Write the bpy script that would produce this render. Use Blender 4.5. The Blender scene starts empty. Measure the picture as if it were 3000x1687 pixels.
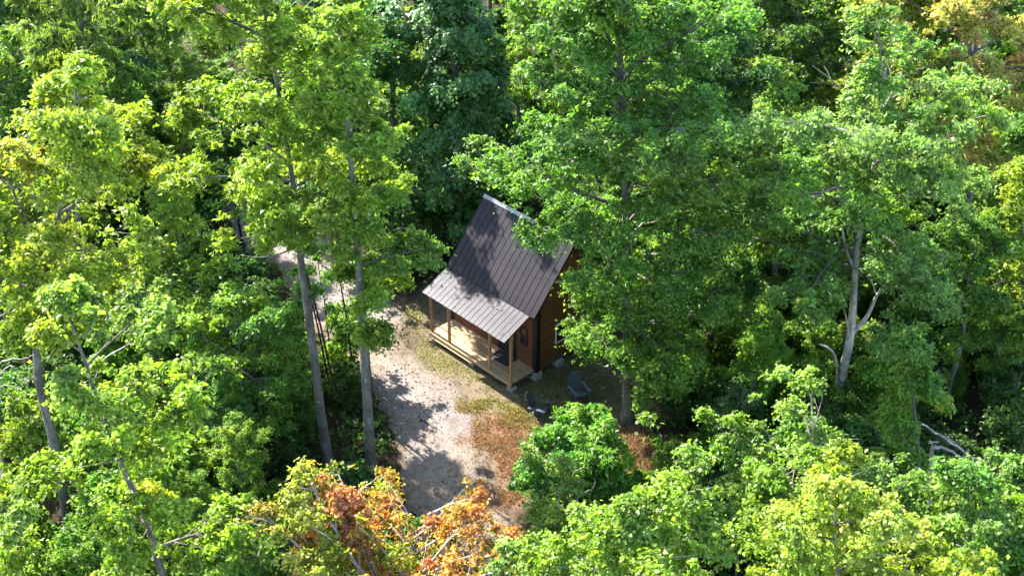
import bpy, math, numpy as np
from mathutils import Vector, Matrix

# ---------------------------------------------------------------- camera, sky, sun, exposure
S = bpy.context.scene
COL = S.collection
HC = 35.0                                   # camera height above the yard
PITCH = math.radians(33.8)                  # how far the lens looks down
FPX, CX, CY, K = 3789.0, 1500.0, 843.5, 3000 / 2576
cam_d = bpy.data.cameras.new('camera')
cam_d.sensor_width = 36.0
cam_d.lens = 36.0 * FPX / 3000
cam_d.clip_start, cam_d.clip_end = 0.5, 2000
cam = bpy.data.objects.new('camera', cam_d)
cam.location = (0, 0, HC)
cam.rotation_euler = (math.pi / 2 - PITCH, 0, 0)
COL.objects.link(cam)
S.camera = cam

SUN_EL = math.radians(38.5)
SUN_AZ = math.radians(-43.5)                # clockwise from +Y
world = bpy.data.worlds.new('World')
S.world = world
world.use_nodes = True
wn = world.node_tree
sky = wn.nodes.new('ShaderNodeTexSky')
sky.sky_type = 'NISHITA'
sky.sun_disc = False
sky.sun_elevation = SUN_EL
sky.sun_rotation = SUN_AZ % (2 * math.pi)
bg = wn.nodes['Background']
bg.inputs['Strength'].default_value = 0.145
wn.links.new(sky.outputs[0], bg.inputs['Color'])
sun_d = bpy.data.lights.new('sun', 'SUN')
sun_d.energy = 5.0
sun_d.angle = math.radians(0.55)
sun_d.color = (1.0, 0.94, 0.83)
sun = bpy.data.objects.new('sun', sun_d)
to_sun = Vector((math.sin(SUN_AZ) * math.cos(SUN_EL), math.cos(SUN_AZ) * math.cos(SUN_EL), math.sin(SUN_EL)))
sun.rotation_euler = to_sun.to_track_quat('Z', 'Y').to_euler()
sun.location = to_sun * 80
COL.objects.link(sun)
S.view_settings.view_transform = 'Standard'
S.view_settings.look = 'None'
S.view_settings.gamma = 1.0
S.view_settings.use_curve_mapping = False
S.view_settings.exposure = 2.55
S.cycles.max_bounces = 8
S.cycles.diffuse_bounces = 4
S.cycles.transmission_bounces = 6
S.cycles.glossy_bounces = 3
S.cycles.use_denoising = True
S.cycles.sample_clamp_indirect = 6.0

# ---------------------------------------------------------------- surveying: sightline -> place in the world
def sight(px, py):
    a = (px * K - CX) / FPX
    b = (CY - py * K) / FPX
    return np.array([a, math.cos(PITCH) + b * math.sin(PITCH), -math.sin(PITCH) + b * math.cos(PITCH)])
def ground_at(px, py, z=0.0):
    d = sight(px, py)
    return np.array([0, 0, HC]) + d * ((z - HC) / d[2])
def at_depth(px, py, Y):
    d = sight(px, py)
    return np.array([0, 0, HC]) + d * (Y / d[1])
def px_per_m(P):
    q = np.array(P) - np.array([0, 0, HC])
    return FPX / K / (q[1] * math.cos(PITCH) - q[2] * math.sin(PITCH))

# ---------------------------------------------------------------- helpers
def tag(o, label=None, cat=None, group=None, kind=None):
    if label: o['label'] = label
    if cat: o['category'] = cat
    if group: o['group'] = group
    if kind: o['kind'] = kind
    return o
def empty(name, loc=(0, 0, 0), rz=0.0, parent=None):
    o = bpy.data.objects.new(name, None)
    o.empty_display_size = 0.3
    o.location = loc
    o.rotation_euler = (0, 0, rz)
    o.parent = parent
    COL.objects.link(o)
    return o
def put(name, me, parent=None, loc=(0, 0, 0), rot=(0, 0, 0)):
    o = bpy.data.objects.new(name, me)
    o.location = loc
    o.rotation_euler = rot
    o.parent = parent
    COL.objects.link(o)
    return o
def mesh_np(name, V, F, mat, col=None, smooth=False):
    """V (n,3), F (m,k) with k = 3 or 4 -> mesh; col (n,3) becomes the point colour 'tint'"""
    V = np.asarray(V, np.float32); F = np.asarray(F, np.int32)
    me = bpy.data.meshes.new(name)
    m, k = F.shape
    me.vertices.add(len(V)); me.vertices.foreach_set('co', V.ravel())
    me.loops.add(m * k); me.loops.foreach_set('vertex_index', F.ravel())
    me.polygons.add(m)
    me.polygons.foreach_set('loop_start', np.arange(0, m * k, k, dtype=np.int32))
    me.polygons.foreach_set('loop_total', np.full(m, k, np.int32))
    me.polygons.foreach_set('use_smooth', np.full(m, bool(smooth)))
    if col is not None:
        a = me.attributes.new('tint', 'FLOAT_COLOR', 'POINT')
        c = np.ones((len(V), 4), np.float32); c[:, :3] = col
        a.data.foreach_set('color', c.ravel())
    me.update(calc_edges=True)
    me.materials.append(mat)
    return me
class MB:
    """collects boxes and bars into one mesh"""
    def __init__(s): s.V = []; s.F = []; s.n = 0
    def add(s, v, f):
        s.V.append(np.asarray(v, float)); s.F.append(np.asarray(f) + s.n); s.n += len(v)
    def box(s, a, b):
        x0, y0, z0 = a; x1, y1, z1 = b
        v = [(x0, y0, z0), (x1, y0, z0), (x1, y1, z0), (x0, y1, z0), (x0, y0, z1), (x1, y0, z1), (x1, y1, z1), (x0, y1, z1)]
        s.add(v, [(0, 3, 2, 1), (4, 5, 6, 7), (0, 1, 5, 4), (1, 2, 6, 5), (2, 3, 7, 6), (3, 0, 4, 7)])
        return s
    def hexa(s, v):
        s.add(v, [(0, 3, 2, 1), (4, 5, 6, 7), (0, 1, 5, 4), (1, 2, 6, 5), (2, 3, 7, 6), (3, 0, 4, 7)])
        return s
    def build(s, name, mat, parent=None, bevel=0.0, **k):
        me = mesh_np(name, np.concatenate(s.V), np.concatenate(s.F), mat)
        o = put(name, me, parent, **k)
        if bevel:
            m = o.modifiers.new('edge', 'BEVEL'); m.width = bevel; m.segments = 1
        return o
def unit(v): return v / np.maximum(np.linalg.norm(v, axis=-1, keepdims=True), 1e-9)
def tube(P, R, n):
    """vertices and quads of a tapered tube along P"""
    P = np.asarray(P, float); R = np.asarray(R, float)
    T = unit(np.gradient(P, axis=0))
    ref = np.where(np.abs(T[:, 2:3]) > .9, np.array([[1., 0, 0]]), np.array([[0, 0, 1.]]))
    U = unit(np.cross(T, ref)); W = np.cross(T, U)
    for i in range(1, len(P)):                       # keep the frame from flipping
        U[i] = unit(U[i - 1] - T[i] * (U[i - 1] @ T[i])); W[i] = np.cross(T[i], U[i])
    a = np.linspace(0, 2 * math.pi, n, endpoint=False)
    V = P[:, None] + R[:, None, None] * (np.cos(a)[None, :, None] * U[:, None] + np.sin(a)[None, :, None] * W[:, None])
    i, j = np.meshgrid(np.arange(len(P) - 1), np.arange(n), indexing='ij')
    F = np.stack([i * n + j, i * n + (j + 1) % n, (i + 1) * n + (j + 1) % n, (i + 1) * n + j], -1).reshape(-1, 4)
    return V.reshape(-1, 3), F
def tubes_mesh(name, lst, mat):
    V = []; F = []; n = 0
    for P, R, k in lst:
        v, f = tube(P, R, k); V.append(v); F.append(f + n); n += len(v)
    return mesh_np(name, np.concatenate(V), np.concatenate(F), mat, smooth=True)
def smooth_path(P, m):
    """Catmull-Rom through P, m samples"""
    P = np.asarray(P, float); Q = np.vstack([2 * P[0] - P[1], P, 2 * P[-1] - P[-2]])
    out = []
    for t in np.linspace(0, len(P) - 1 - 1e-6, m):
        i = int(t); u = t - i; a, b, c, d = Q[i:i + 4]
        out.append(.5 * (2 * b + (c - a) * u + (2 * a - 5 * b + 4 * c - d) * u * u + (3 * b - a - 3 * c + d) * u ** 3))
    return np.array(out)
_rng0 = np.random.default_rng(5)
_perm = _rng0.random((64, 64))
def noise2(x, y):
    """smooth value noise, 0..1"""
    x = np.asarray(x, float); y = np.asarray(y, float)
    xi = np.floor(x).astype(int); yi = np.floor(y).astype(int); u = x - xi; v = y - yi
    u = u * u * (3 - 2 * u); v = v * v * (3 - 2 * v)
    g = lambda a, b: _perm[a % 64, b % 64]
    return (g(xi, yi) * (1 - u) + g(xi + 1, yi) * u) * (1 - v) + (g(xi, yi + 1) * (1 - u) + g(xi + 1, yi + 1) * u) * v
def fbm(x, y): return (noise2(x, y) + .5 * noise2(x * 2.1 + 7, y * 2.1 + 3) + .25 * noise2(x * 4.3 + 1, y * 4.3 + 9)) / 1.75
def inside(poly, x, y):
    poly = np.asarray(poly); x = np.asarray(x); y = np.asarray(y)
    r = np.zeros(x.shape, bool); j = len(poly) - 1
    for i in range(len(poly)):
        xi, yi = poly[i][:2]; xj, yj = poly[j][:2]
        r ^= ((yi > y) != (yj > y)) & (x < (xj - xi) * (y - yi) / (yj - yi + 1e-12) + xi)
        j = i
    return r
def edge_dist(poly, x, y):
    """signed distance to the polygon, positive inside"""
    poly = np.asarray(poly)[:, :2]; d = np.full(np.shape(x), 1e9)
    for i in range(len(poly)):
        a = poly[i - 1]; b = poly[i]; e = b - a
        t = np.clip(((x - a[0]) * e[0] + (y - a[1]) * e[1]) / (e @ e + 1e-12), 0, 1)
        d = np.minimum(d, np.hypot(x - a[0] - t * e[0], y - a[1] - t * e[1]))
    return np.where(inside(poly, x, y), d, -d)

# ---------------------------------------------------------------- materials
def new_mat(name):
    m = bpy.data.materials.new(name); m.use_nodes = True
    nt = m.node_tree
    return m, nt, nt.nodes['Principled BSDF']
def N(nt, t, **k):
    n = nt.nodes.new(t)
    for a, b in k.items(): setattr(n, a, b)
    return n
def ramp(nt, fac, stops):
    r = N(nt, 'ShaderNodeValToRGB'); e = r.color_ramp.elements
    while len(e) < len(stops): e.new(0.5)
    for x, (p, c) in zip(e, stops): x.position = p; x.color = (*c, 1)
    nt.links.new(fac, r.inputs[0]); return r.outputs[0]
def noise_tex(nt, scale, detail=4, rough=.6, obj=False, stretch=None):
    tc = N(nt, 'ShaderNodeTexCoord'); n = N(nt, 'ShaderNodeTexNoise')
    n.inputs['Scale'].default_value = scale; n.inputs['Detail'].default_value = detail; n.inputs['Roughness'].default_value = rough
    src = tc.outputs['Object']
    if stretch:
        mp = N(nt, 'ShaderNodeMapping'); mp.inputs['Scale'].default_value = stretch
        nt.links.new(src, mp.inputs[0]); src = mp.outputs[0]
    nt.links.new(src, n.inputs['Vector'])
    return n.outputs['Fac']
def mix_rgb(nt, a, b, fac, mode='MIX'):
    m = N(nt, 'ShaderNodeMix', data_type='RGBA', blend_type=mode)
    for s, v in ((m.inputs[0], fac), (m.inputs[6], a), (m.inputs[7], b)):
        if hasattr(v, 'node'): nt.links.new(v, s)
        elif isinstance(v, tuple): s.default_value = (*v, 1)
        else: s.default_value = v
    return m.outputs[2]
def bump(nt, h, strength, dist=.05):
    b = N(nt, 'ShaderNodeBump'); b.inputs['Strength'].default_value = strength; b.inputs['Distance'].default_value = dist
    nt.links.new(h, b.inputs['Height']); return b.outputs[0]

def leaf_mat(name, rough, spec, trans):
    m, nt, p = new_mat(name)
    at = N(nt, 'ShaderNodeAttribute', attribute_name='tint'); oi = N(nt, 'ShaderNodeObjectInfo')
    c = mix_rgb(nt, at.outputs['Color'], oi.outputs['Color'], 1.0, 'MULTIPLY')
    nt.links.new(c, p.inputs['Base Color'])
    p.inputs['Roughness'].default_value = rough; p.inputs['Specular IOR Level'].default_value = spec
    t = N(nt, 'ShaderNodeBsdfTranslucent')
    tc = mix_rgb(nt, c, (1.5, 1.62, 0.6), 1.0, 'MULTIPLY')
    nt.links.new(tc, t.inputs['Color'])
    mx = N(nt, 'ShaderNodeMixShader'); mx.inputs[0].default_value = trans
    nt.links.new(p.outputs[0], mx.inputs[1]); nt.links.new(t.outputs[0], mx.inputs[2])
    nt.links.new(mx.outputs[0], nt.nodes['Material Output'].inputs['Surface'])
    return m
LEAF = leaf_mat('leaf', .5, .36, .52)
LEAF_GLOSS = leaf_mat('glossy_leaf', .46, .4, .42)

def bark_mat(name, c0, c1, c2):
    m, nt, p = new_mat(name)
    f = noise_tex(nt, 3.0, 6, .7, stretch=(2.2, 2.2, .5)); g = noise_tex(nt, 1.1, 3, .6)
    c = ramp(nt, f, [(.3, c0), (.52, c1), (.72, c2)])
    c = mix_rgb(nt, c, c0, ramp(nt, g, [(.42, (0, 0, 0)), (.62, (.85, .85, .85))]))
    c = mix_rgb(nt, c, tuple(min(1, v * 1.5 + .02) for v in c2), ramp(nt, noise_tex(nt, 4.5, 4, .7), [(.60, (0, 0, 0)), (.70, (.7, .7, .7))]))
    nt.links.new(c, p.inputs['Base Color']); p.inputs['Roughness'].default_value = .9; p.inputs['Specular IOR Level'].default_value = .15
    nt.links.new(bump(nt, f, .9, .04), p.inputs['Normal'])
    return m
BARK_GREY = bark_mat('grey_bark', (.075, .066, .055), (.15, .138, .118), (.27, .255, .225))
BARK_PALE = bark_mat('pale_bark', (.15, .115, .09), (.38, .345, .295), (.58, .55, .49))
BARK_WHITE = bark_mat('bleached_bark', (.22, .185, .15), (.46, .43, .38), (.62, .60, .55))
BARK_DARK = bark_mat('dark_bark', (.018, .015, .012), (.036, .029, .023), (.06, .05, .04))  # the thin stems' shade is put into this tone; sticks share it
DEADWOOD = bark_mat('weathered_deadwood', (.16, .14, .12), (.33, .30, .26), (.48, .45, .41))

# ---------------------------------------------------------------- ground, driveway
DRIVE_PX = [(1230, 1700), (1195, 1460), (1070, 1350), (1015, 1270), (1000, 1180), (985, 1080), (940, 1000), (905, 930), (850, 860), (780, 820), (735, 770),
            (720, 680), (640, 650), (590, 600), (560, 520), (590, 440), (670, 470), (760, 530), (860, 590), (900, 660), (935, 725), (1020, 770), (1040, 800), (1010, 830), (1025, 880), (1075, 920), (1140, 955),
            (1180, 1000), (1205, 1080), (1235, 1180), (1240, 1260), (1290, 1330), (1340, 1460), (1400, 1700)]
YARD_PX = [(1000, 740), (1075, 690), (1180, 560), (1400, 640), (1500, 800), (1600, 900), (1640, 980), (1640, 1080), (1690, 1125), (1680, 1180), (1610, 1215), (1540, 1190), (1400, 1260),
           (1330, 1330), (1240, 1330), (1150, 1150), (1000, 900)]
RED_PX = [[(1195, 1030), (1260, 1035), (1330, 1070), (1340, 1150), (1330, 1230), (1300, 1310), (1250, 1270), (1245, 1180), (1215, 1100)],
          [(1560, 1090), (1640, 1095), (1680, 1125), (1670, 1170), (1620, 1215), (1550, 1180)], [(1255, 1330), (1300, 1330), (1360, 1440), (1400, 1600), (1340, 1600), (1300, 1420)]]
GRASS_PX = [[(1000, 770), (1080, 720), (1095, 840), (1200, 900), (1290, 965), (1270, 985), (1180, 960), (1090, 930), (1030, 870)],
            [(1170, 1005), (1260, 1000), (1345, 1050), (1330, 1075), (1250, 1045), (1195, 1040)],
            [(1290, 960), (1400, 900), (1560, 960), (1570, 1060), (1480, 1120), (1350, 1060)]]
W2 = lambda pl: np.array([ground_at(*p)[:2] for p in pl])
DRIVE, YARD = W2(DRIVE_PX), W2(YARD_PX)
REDS, GRASSES = [W2(p) for p in RED_PX], [W2(p) for p in GRASS_PX]
def ground_z(x, y):
    far = np.clip((np.hypot(np.asarray(x) - 0, np.asarray(y) - 46) - 14) / 12, 0, 1)
    return far * (fbm(np.asarray(x) * .12, np.asarray(y) * .12) - .5) * 1.0

def soft(poly, x, y, w): return np.clip(edge_dist(poly, x, y) / w + .5 + (fbm(x * 1.3, y * 1.3) - .5) * 2.4, 0, 1)
m, nt, p = new_mat('forest_floor')
at = N(nt, 'ShaderNodeAttribute', attribute_name='tint')
n1 = noise_tex(nt, 2.2, 8, .75); n2 = noise_tex(nt, 14, 6, .8)
c = mix_rgb(nt, at.outputs['Color'], ramp(nt, n1, [(.32, (.55, .5, .45)), (.5, (1, 1, 1)), (.7, (1.35, 1.25, 1.1))]), 1.0, 'MULTIPLY')
c = mix_rgb(nt, c, ramp(nt, n2, [(.3, (.4, .38, .35)), (.5, (1, 1, 1)), (.72, (1.5, 1.45, 1.35))]), .9, 'MULTIPLY')
nt.links.new(c, p.inputs['Base Color']); p.inputs['Roughness'].default_value = .95; p.inputs['Specular IOR Level'].default_value = .1
nt.links.new(bump(nt, n2, .8, .06), p.inputs['Normal'])
FLOOR = m
m, nt, p = new_mat('gravel')
at = N(nt, 'ShaderNodeAttribute', attribute_name='tint')
n1 = noise_tex(nt, 1.1, 7, .7); n2 = noise_tex(nt, 16, 5, .85); n3 = noise_tex(nt, 5, 4, .7)
c = mix_rgb(nt, at.outputs['Color'], ramp(nt, n1, [(.3, (.72, .70, .68)), (.5, (1, 1, 1)), (.7, (1.15, 1.08, 1.0))]), 1.0, 'MULTIPLY')
c = mix_rgb(nt, c, ramp(nt, n2, [(.34, (.30, .29, .28)), (.5, (1, 1, 1)), (.66, (1.55, 1.52, 1.5))]), 1.0, 'MULTIPLY')
c = mix_rgb(nt, c, ramp(nt, n3, [(.33, (.55, .48, .40)), (.47, (1, 1, 1))]), .8, 'MULTIPLY')
nt.links.new(c, p.inputs['Base Color']); p.inputs['Roughness'].default_value = .95; p.inputs['Specular IOR Level'].default_value = .15
nt.links.new(bump(nt, n2, 1.0, .05), p.inputs['Normal'])
GRAVEL = m

def grid(x0, x1, y0, y1, st):
    xs = np.arange(x0, x1 + st / 2, st); ys = np.arange(y0, y1 + st / 2, st)
    X, Y = np.meshgrid(xs, ys); nx = len(xs)
    i, j = np.meshgrid(np.arange(len(ys) - 1), np.arange(nx - 1), indexing='ij')
    F = np.stack([i * nx + j, i * nx + j + 1, (i + 1) * nx + j + 1, (i + 1) * nx + j], -1).reshape(-1, 4)
    return X.ravel(), Y.ravel(), F
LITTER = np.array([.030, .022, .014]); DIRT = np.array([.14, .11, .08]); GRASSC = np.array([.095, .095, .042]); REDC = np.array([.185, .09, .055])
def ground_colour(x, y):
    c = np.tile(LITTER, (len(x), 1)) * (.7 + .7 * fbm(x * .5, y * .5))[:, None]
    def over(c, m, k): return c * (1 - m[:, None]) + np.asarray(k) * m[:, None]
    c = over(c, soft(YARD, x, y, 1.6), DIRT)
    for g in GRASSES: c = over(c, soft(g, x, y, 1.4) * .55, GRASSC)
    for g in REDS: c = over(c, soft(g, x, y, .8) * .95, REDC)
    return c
# one sheet: fine in the middle, long quads out to the horizon
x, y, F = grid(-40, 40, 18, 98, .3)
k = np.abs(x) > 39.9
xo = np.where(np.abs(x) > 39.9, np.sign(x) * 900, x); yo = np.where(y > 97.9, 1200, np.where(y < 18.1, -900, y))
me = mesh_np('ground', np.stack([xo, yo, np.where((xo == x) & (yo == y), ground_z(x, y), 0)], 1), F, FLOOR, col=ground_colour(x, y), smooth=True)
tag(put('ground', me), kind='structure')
x, y, F = grid(DRIVE[:, 0].min() - 1, DRIVE[:, 0].max() + 1, DRIVE[:, 1].min(), DRIVE[:, 1].max() + 1, .16)
dd = edge_dist(DRIVE, x, y) + (fbm(x * 1.6, y * 1.6) - .5) * 1.1
keep = (dd[F].max(1) > 0)
F = F[keep]; used = np.unique(F); remap = np.full(len(x), -1); remap[used] = np.arange(len(used)); F = remap[F]
x, y = x[used], y[used]
dfun = lambda x, y: edge_dist(DRIVE, x, y) + (fbm(x * 1.6, y * 1.6) - .5) * 1.1
for _ in range(2):                                   # draw the rim onto the wandering edge itself
    dd = dfun(x, y); e_ = .03; gx = (dfun(x + e_, y) - dd) / e_; gy = (dfun(x, y + e_) - dd) / e_
    n_ = np.maximum(gx * gx + gy * gy, .3); k = (dd < 0)
    x = np.where(k, x - np.clip(dd * gx / n_, -.2, .2), x); y = np.where(k, y - np.clip(dd * gy / n_, -.2, .2), y)
dd = dfun(x, y)
zz = ground_z(x, y) + .006 + np.clip(dd, 0, .5) * .06 + (fbm(x * 3, y * 3) - .5) * .02 * np.clip(dd * 3, 0, 1)
g0 = np.array([.205, .182, .182]); g1 = np.array([.225, .178, .13])
t = np.clip(fbm(x * .45 + 4, y * .45) * 2 - .55, 0, 1) ** 1.2
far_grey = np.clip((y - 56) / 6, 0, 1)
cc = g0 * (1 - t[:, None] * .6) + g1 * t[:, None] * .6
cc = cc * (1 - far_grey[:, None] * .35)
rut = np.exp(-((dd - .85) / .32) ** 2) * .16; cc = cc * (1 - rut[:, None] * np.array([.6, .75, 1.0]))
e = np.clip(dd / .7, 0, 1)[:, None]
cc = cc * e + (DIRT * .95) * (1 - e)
for g, k_ in [(g, GRASSC) for g in GRASSES] + [(g, REDC) for g in REDS]:
    mk = (soft(g, x, y, 1.2) * .85)[:, None]; cc = cc * (1 - mk) + k_ * mk
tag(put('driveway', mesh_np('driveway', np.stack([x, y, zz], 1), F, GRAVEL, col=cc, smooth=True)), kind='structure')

# ---------------------------------------------------------------- the cabin
m, nt, p = new_mat('brown_roof_metal')
f = noise_tex(nt, 1.3, 6, .7); oi = N(nt, 'ShaderNodeObjectInfo')
c = mix_rgb(nt, ramp(nt, f, [(.3, (.012, .0095, .0115)), (.7, (.020, .0158, .0185))]), ramp(nt, oi.outputs['Random'], [(0, (.86, .86, .86)), (1, (1.14, 1.12, 1.12))]), 1.0, 'MULTIPLY')
nt.links.new(c, p.inputs['Base Color'])
nt.links.new(ramp(nt, f, [(.3, (.44, .44, .44)), (.7, (.60, .60, .60))]), p.inputs['Roughness']); p.inputs['Specular IOR Level'].default_value = .19; p.inputs['Specular Tint'].default_value = (.80, .84, 1.0, 1); p.inputs['Metallic'].default_value = 0
ROOF = m
def wood(name, c0, c1, c2, rough=.75, axis=(.35, 9, 9), sc=2.5):
    m, nt, p = new_mat(name)
    f = noise_tex(nt, sc, 6, .65, stretch=axis); oi = N(nt, 'ShaderNodeObjectInfo')
    c = ramp(nt, f, [(.28, c0), (.5, c1), (.74, c2)])
    v = ramp(nt, oi.outputs['Random'], [(0, (.78, .76, .74)), (1, (1.18, 1.16, 1.14))])
    nt.links.new(mix_rgb(nt, c, v, 1.0, 'MULTIPLY'), p.inputs['Base Color'])
    p.inputs['Roughness'].default_value = rough; p.inputs['Specular IOR Level'].default_value = .25
    nt.links.new(bump(nt, f, .35, .01), p.inputs['Normal'])
    return m
SIDING = wood('stained_siding', (.085, .033, .016), (.135, .052, .024), (.18, .075, .034), .65)
DECKW = wood('pine_decking', (.22, .155, .09), (.31, .225, .138), (.39, .295, .19))
POSTW = wood('pine_post', (.24, .125, .06), (.33, .185, .09), (.42, .25, .13), axis=(9, 9, .35))
FRAMEW = wood('dark_framing', (.06, .042, .03), (.10, .07, .048), (.14, .10, .07))
def plain(name, c, rough=.6, spec=.3, metal=0.0, vary=.25, sc=6):
    m, nt, p = new_mat(name); f = noise_tex(nt, sc, 5, .65)
    c = np.array(c)
    nt.links.new(ramp(nt, f, [(.3, tuple(c * (1 - vary))), (.7, tuple(c * (1 + vary)))]), p.inputs['Base Color'])
    p.inputs['Roughness'].default_value = rough; p.inputs['Specular IOR Level'].default_value = spec; p.inputs['Metallic'].default_value = metal
    return m
BLACK = plain('black_trim_paint', (.007, .007, .008), .55)
DOORP = plain('charcoal_door_paint', (.018, .019, .022), .5)
WHITE = plain('white_frame_paint', (.7, .7, .68), .5, vary=.08)
CONC = plain('concrete_block', (.30, .29, .275), .95, .1, vary=.3, sc=9)
CAPM = plain('bright_ridge_metal', (.20, .20, .215), .45, .5, .4, .2)
MATC = plain('dark_mat', (.035, .037, .04), .95, .1)
m, nt, p = new_mat('window_glass')
p.inputs['Base Color'].default_value = (.015, .018, .02, 1); p.inputs['Roughness'].default_value = .06; p.inputs['Specular IOR Level'].default_value = .6
GLASS = m

s_ = HC / 31.0
R0 = np.array([-.0300, 39.044, 0]) * s_
XD = np.array([.69193, -.72197, 0])
cab = empty('cabin', (R0[0], R0[1], 0), math.atan2(XD[1], XD[0]))
tag(cab, 'small reddish brown wooden cabin with steep dark metal roof and front porch', 'cabin')
# cabin frame: x along the front (0 = right end, -WD = left end), y back from the porch edge, z up
WD, DP, HD = 4.76 * s_, 1.29 * s_, .50        # width, porch depth, deck height
DEPTH = 3.62 * s_                             # house behind the porch
YW, YB = DP, DP + DEPTH
YR, ZR = DP + DEPTH / 2, 5.55 * s_
YE, ZE = .98 * s_, 3.13 * s_                  # front eave of the steep roof
SL = (ZR - ZE) / (YR - YE)
XL, XR = -WD + .02, .24                       # ends of the steep roof
rng = np.random.default_rng(11)
# deck
dk = MB()
dk.box((-WD + .03, .045, HD - .22), (-.03, .085, HD - .035)).box((-WD + .03, .09, HD - .22), (-WD + .07, DP - .01, HD - .035)).box((-.07, .09, HD - .22), (-.03, DP - .01, HD - .035))
for i in range(1, 9): dk.box((-WD * i / 9 - .02, .09, HD - .2), (-WD * i / 9 + .02, DP - .01, HD - .036))
deck = dk.build('deck', FRAMEW, cab)
nb = 10; bw = DP / nb
bm_ = mesh_np('deck_board', *(lambda b: (np.concatenate(b.V), np.concatenate(b.F)))(MB().box((-WD, .003, -.034), (0, bw - .004, 0))), DECKW)
for i in range(nb):
    put('deck_board', bm_, deck, (0, i * bw, HD + rng.uniform(-.002, .003)))
rb = MB().box((-WD, -.03, HD - .16), (0, -.002, HD - .02)).build('rim_board', DECKW, deck)
lb = MB().box((-WD - .01, -.085, HD - .235), (-WD * .46, -.032, HD - .20)).build('sunlit_rim_strip', DECKW, deck)  # added strip shapes the rim's sunlit stretch, ending where shade falls
# posts and beam
ZPL = 2.53 * s_; YPL = -.32 * s_              # porch roof's low edge
PSL = (ZE - .03 - ZPL) / (YE - YPL)
pz = lambda y: ZPL + (y - YPL) * PSL
for xx in (-WD + .06, -3.64 * s_, -1.27 * s_, -.10 * s_):
    MB().box((xx - .055, .04, HD + .002), (xx + .055, .15, pz(.04) - .22)).build('porch_post', POSTW, cab, bevel=.006)
MB().box((-WD + .0, .05, pz(.04) - .218), (-.02, .14, pz(.04) - .075)).build('porch_beam', POSTW, cab, bevel=.005)
raf = MB()
for i in range(8):
    xx = -WD + .08 + (WD - .2) * i / 7
    y0, y1 = YPL + .06, YE
    raf.hexa([(xx - .02, y0, pz(y0) - .07), (xx + .02, y0, pz(y0) - .07), (xx + .02, y1, pz(y1) - .07), (xx - .02, y1, pz(y1) - .07),
              (xx - .02, y0, pz(y0) - .022), (xx + .02, y0, pz(y0) - .022), (xx + .02, y1, pz(y1) - .022), (xx - .02, y1, pz(y1) - .022)])
raf.build('porch_rafters', FRAMEW, cab)
# metal roofs: each slope is a deck slab carrying standing-seam panels
def slope(name, x0, x1, y0, z0, y1, z1, n, side=1):
    """sheathing slab from the low edge (y0,z0) to the high edge (y1,z1) and n panels lying on it"""
    L = math.hypot(y1 - y0, z1 - z0); a = math.atan2(z1 - z0, (y1 - y0))
    base = MB().box((x0 + .01, .01, -.05), (x1 - .01, L - .01, -.012)).build(name, BLACK, cab, loc=(0, y0, z0), rot=(a, 0, 0))
    w = (x1 - x0) / n
    v = MB().box((.019, 0, -.010), (w - .019, L, 0)).box((-.007, 0, -.011), (.007, L, .012))  # black slab shows beside each rib, standing in for the seam's shaded side
    me = mesh_np('roof_panel', np.concatenate(v.V), np.concatenate(v.F), ROOF)
    for i in range(n):
        put('roof_panel', me, base, (x0 + i * w, rng.uniform(-.006, .006), rng.uniform(-.0015, .0015)))
    MB().box((x1 - .012, 0, -.012), (x1 + .02, L, .022)).build('edge_trim', ROOF, base)
    return base
slope('roof', XL, XR, YE, ZE, YR - .01, ZR - .012, 17)
yb = 2 * YR - YE
bk = slope('rear_roof', -XR, -XL, 0, 0, YR - YE - .01, ZR - ZE - .012, 17)
bk.location = (0, yb, ZE); bk.rotation_euler = (math.atan2(ZR - ZE, YR - YE), 0, math.pi); bk.rotation_mode = 'XYZ'
slope('porch_roof', -WD + .03, -.06, YPL, ZPL, YE + .02, ZE - .028, 19)
cap = MB()
for sgn in (-1, 1):
    y1 = YR + sgn * .105; z1 = ZR - .105 * SL + .055
    v = [(XL - .03, YR, ZR + .075), (XR + .03, YR, ZR + .075), (XR + .03, y1, z1), (XL - .03, y1, z1)]
    w = [(a, b, c - .012) for a, b, c in v]
    cap.hexa((w + v) if sgn < 0 else (w + v))
cap.build('ridge_cap', CAPM, cab)
for sgn, nm in ((-1, 'rake_board'), (1, 'rake_board')):
    for xx in (XL + .012, XR - .05):
        ye = YE if sgn < 0 else yb
        MB().hexa([(xx, ye, ZE - .22), (xx + .035, ye, ZE - .22), (xx + .035, YR, ZR - .22), (xx, YR, ZR - .22),
                   (xx, ye, ZE - .055), (xx + .035, ye, ZE - .055), (xx + .035, YR, ZR - .055), (xx, YR, ZR - .055)]).build(nm, BLACK, cab)
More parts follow.
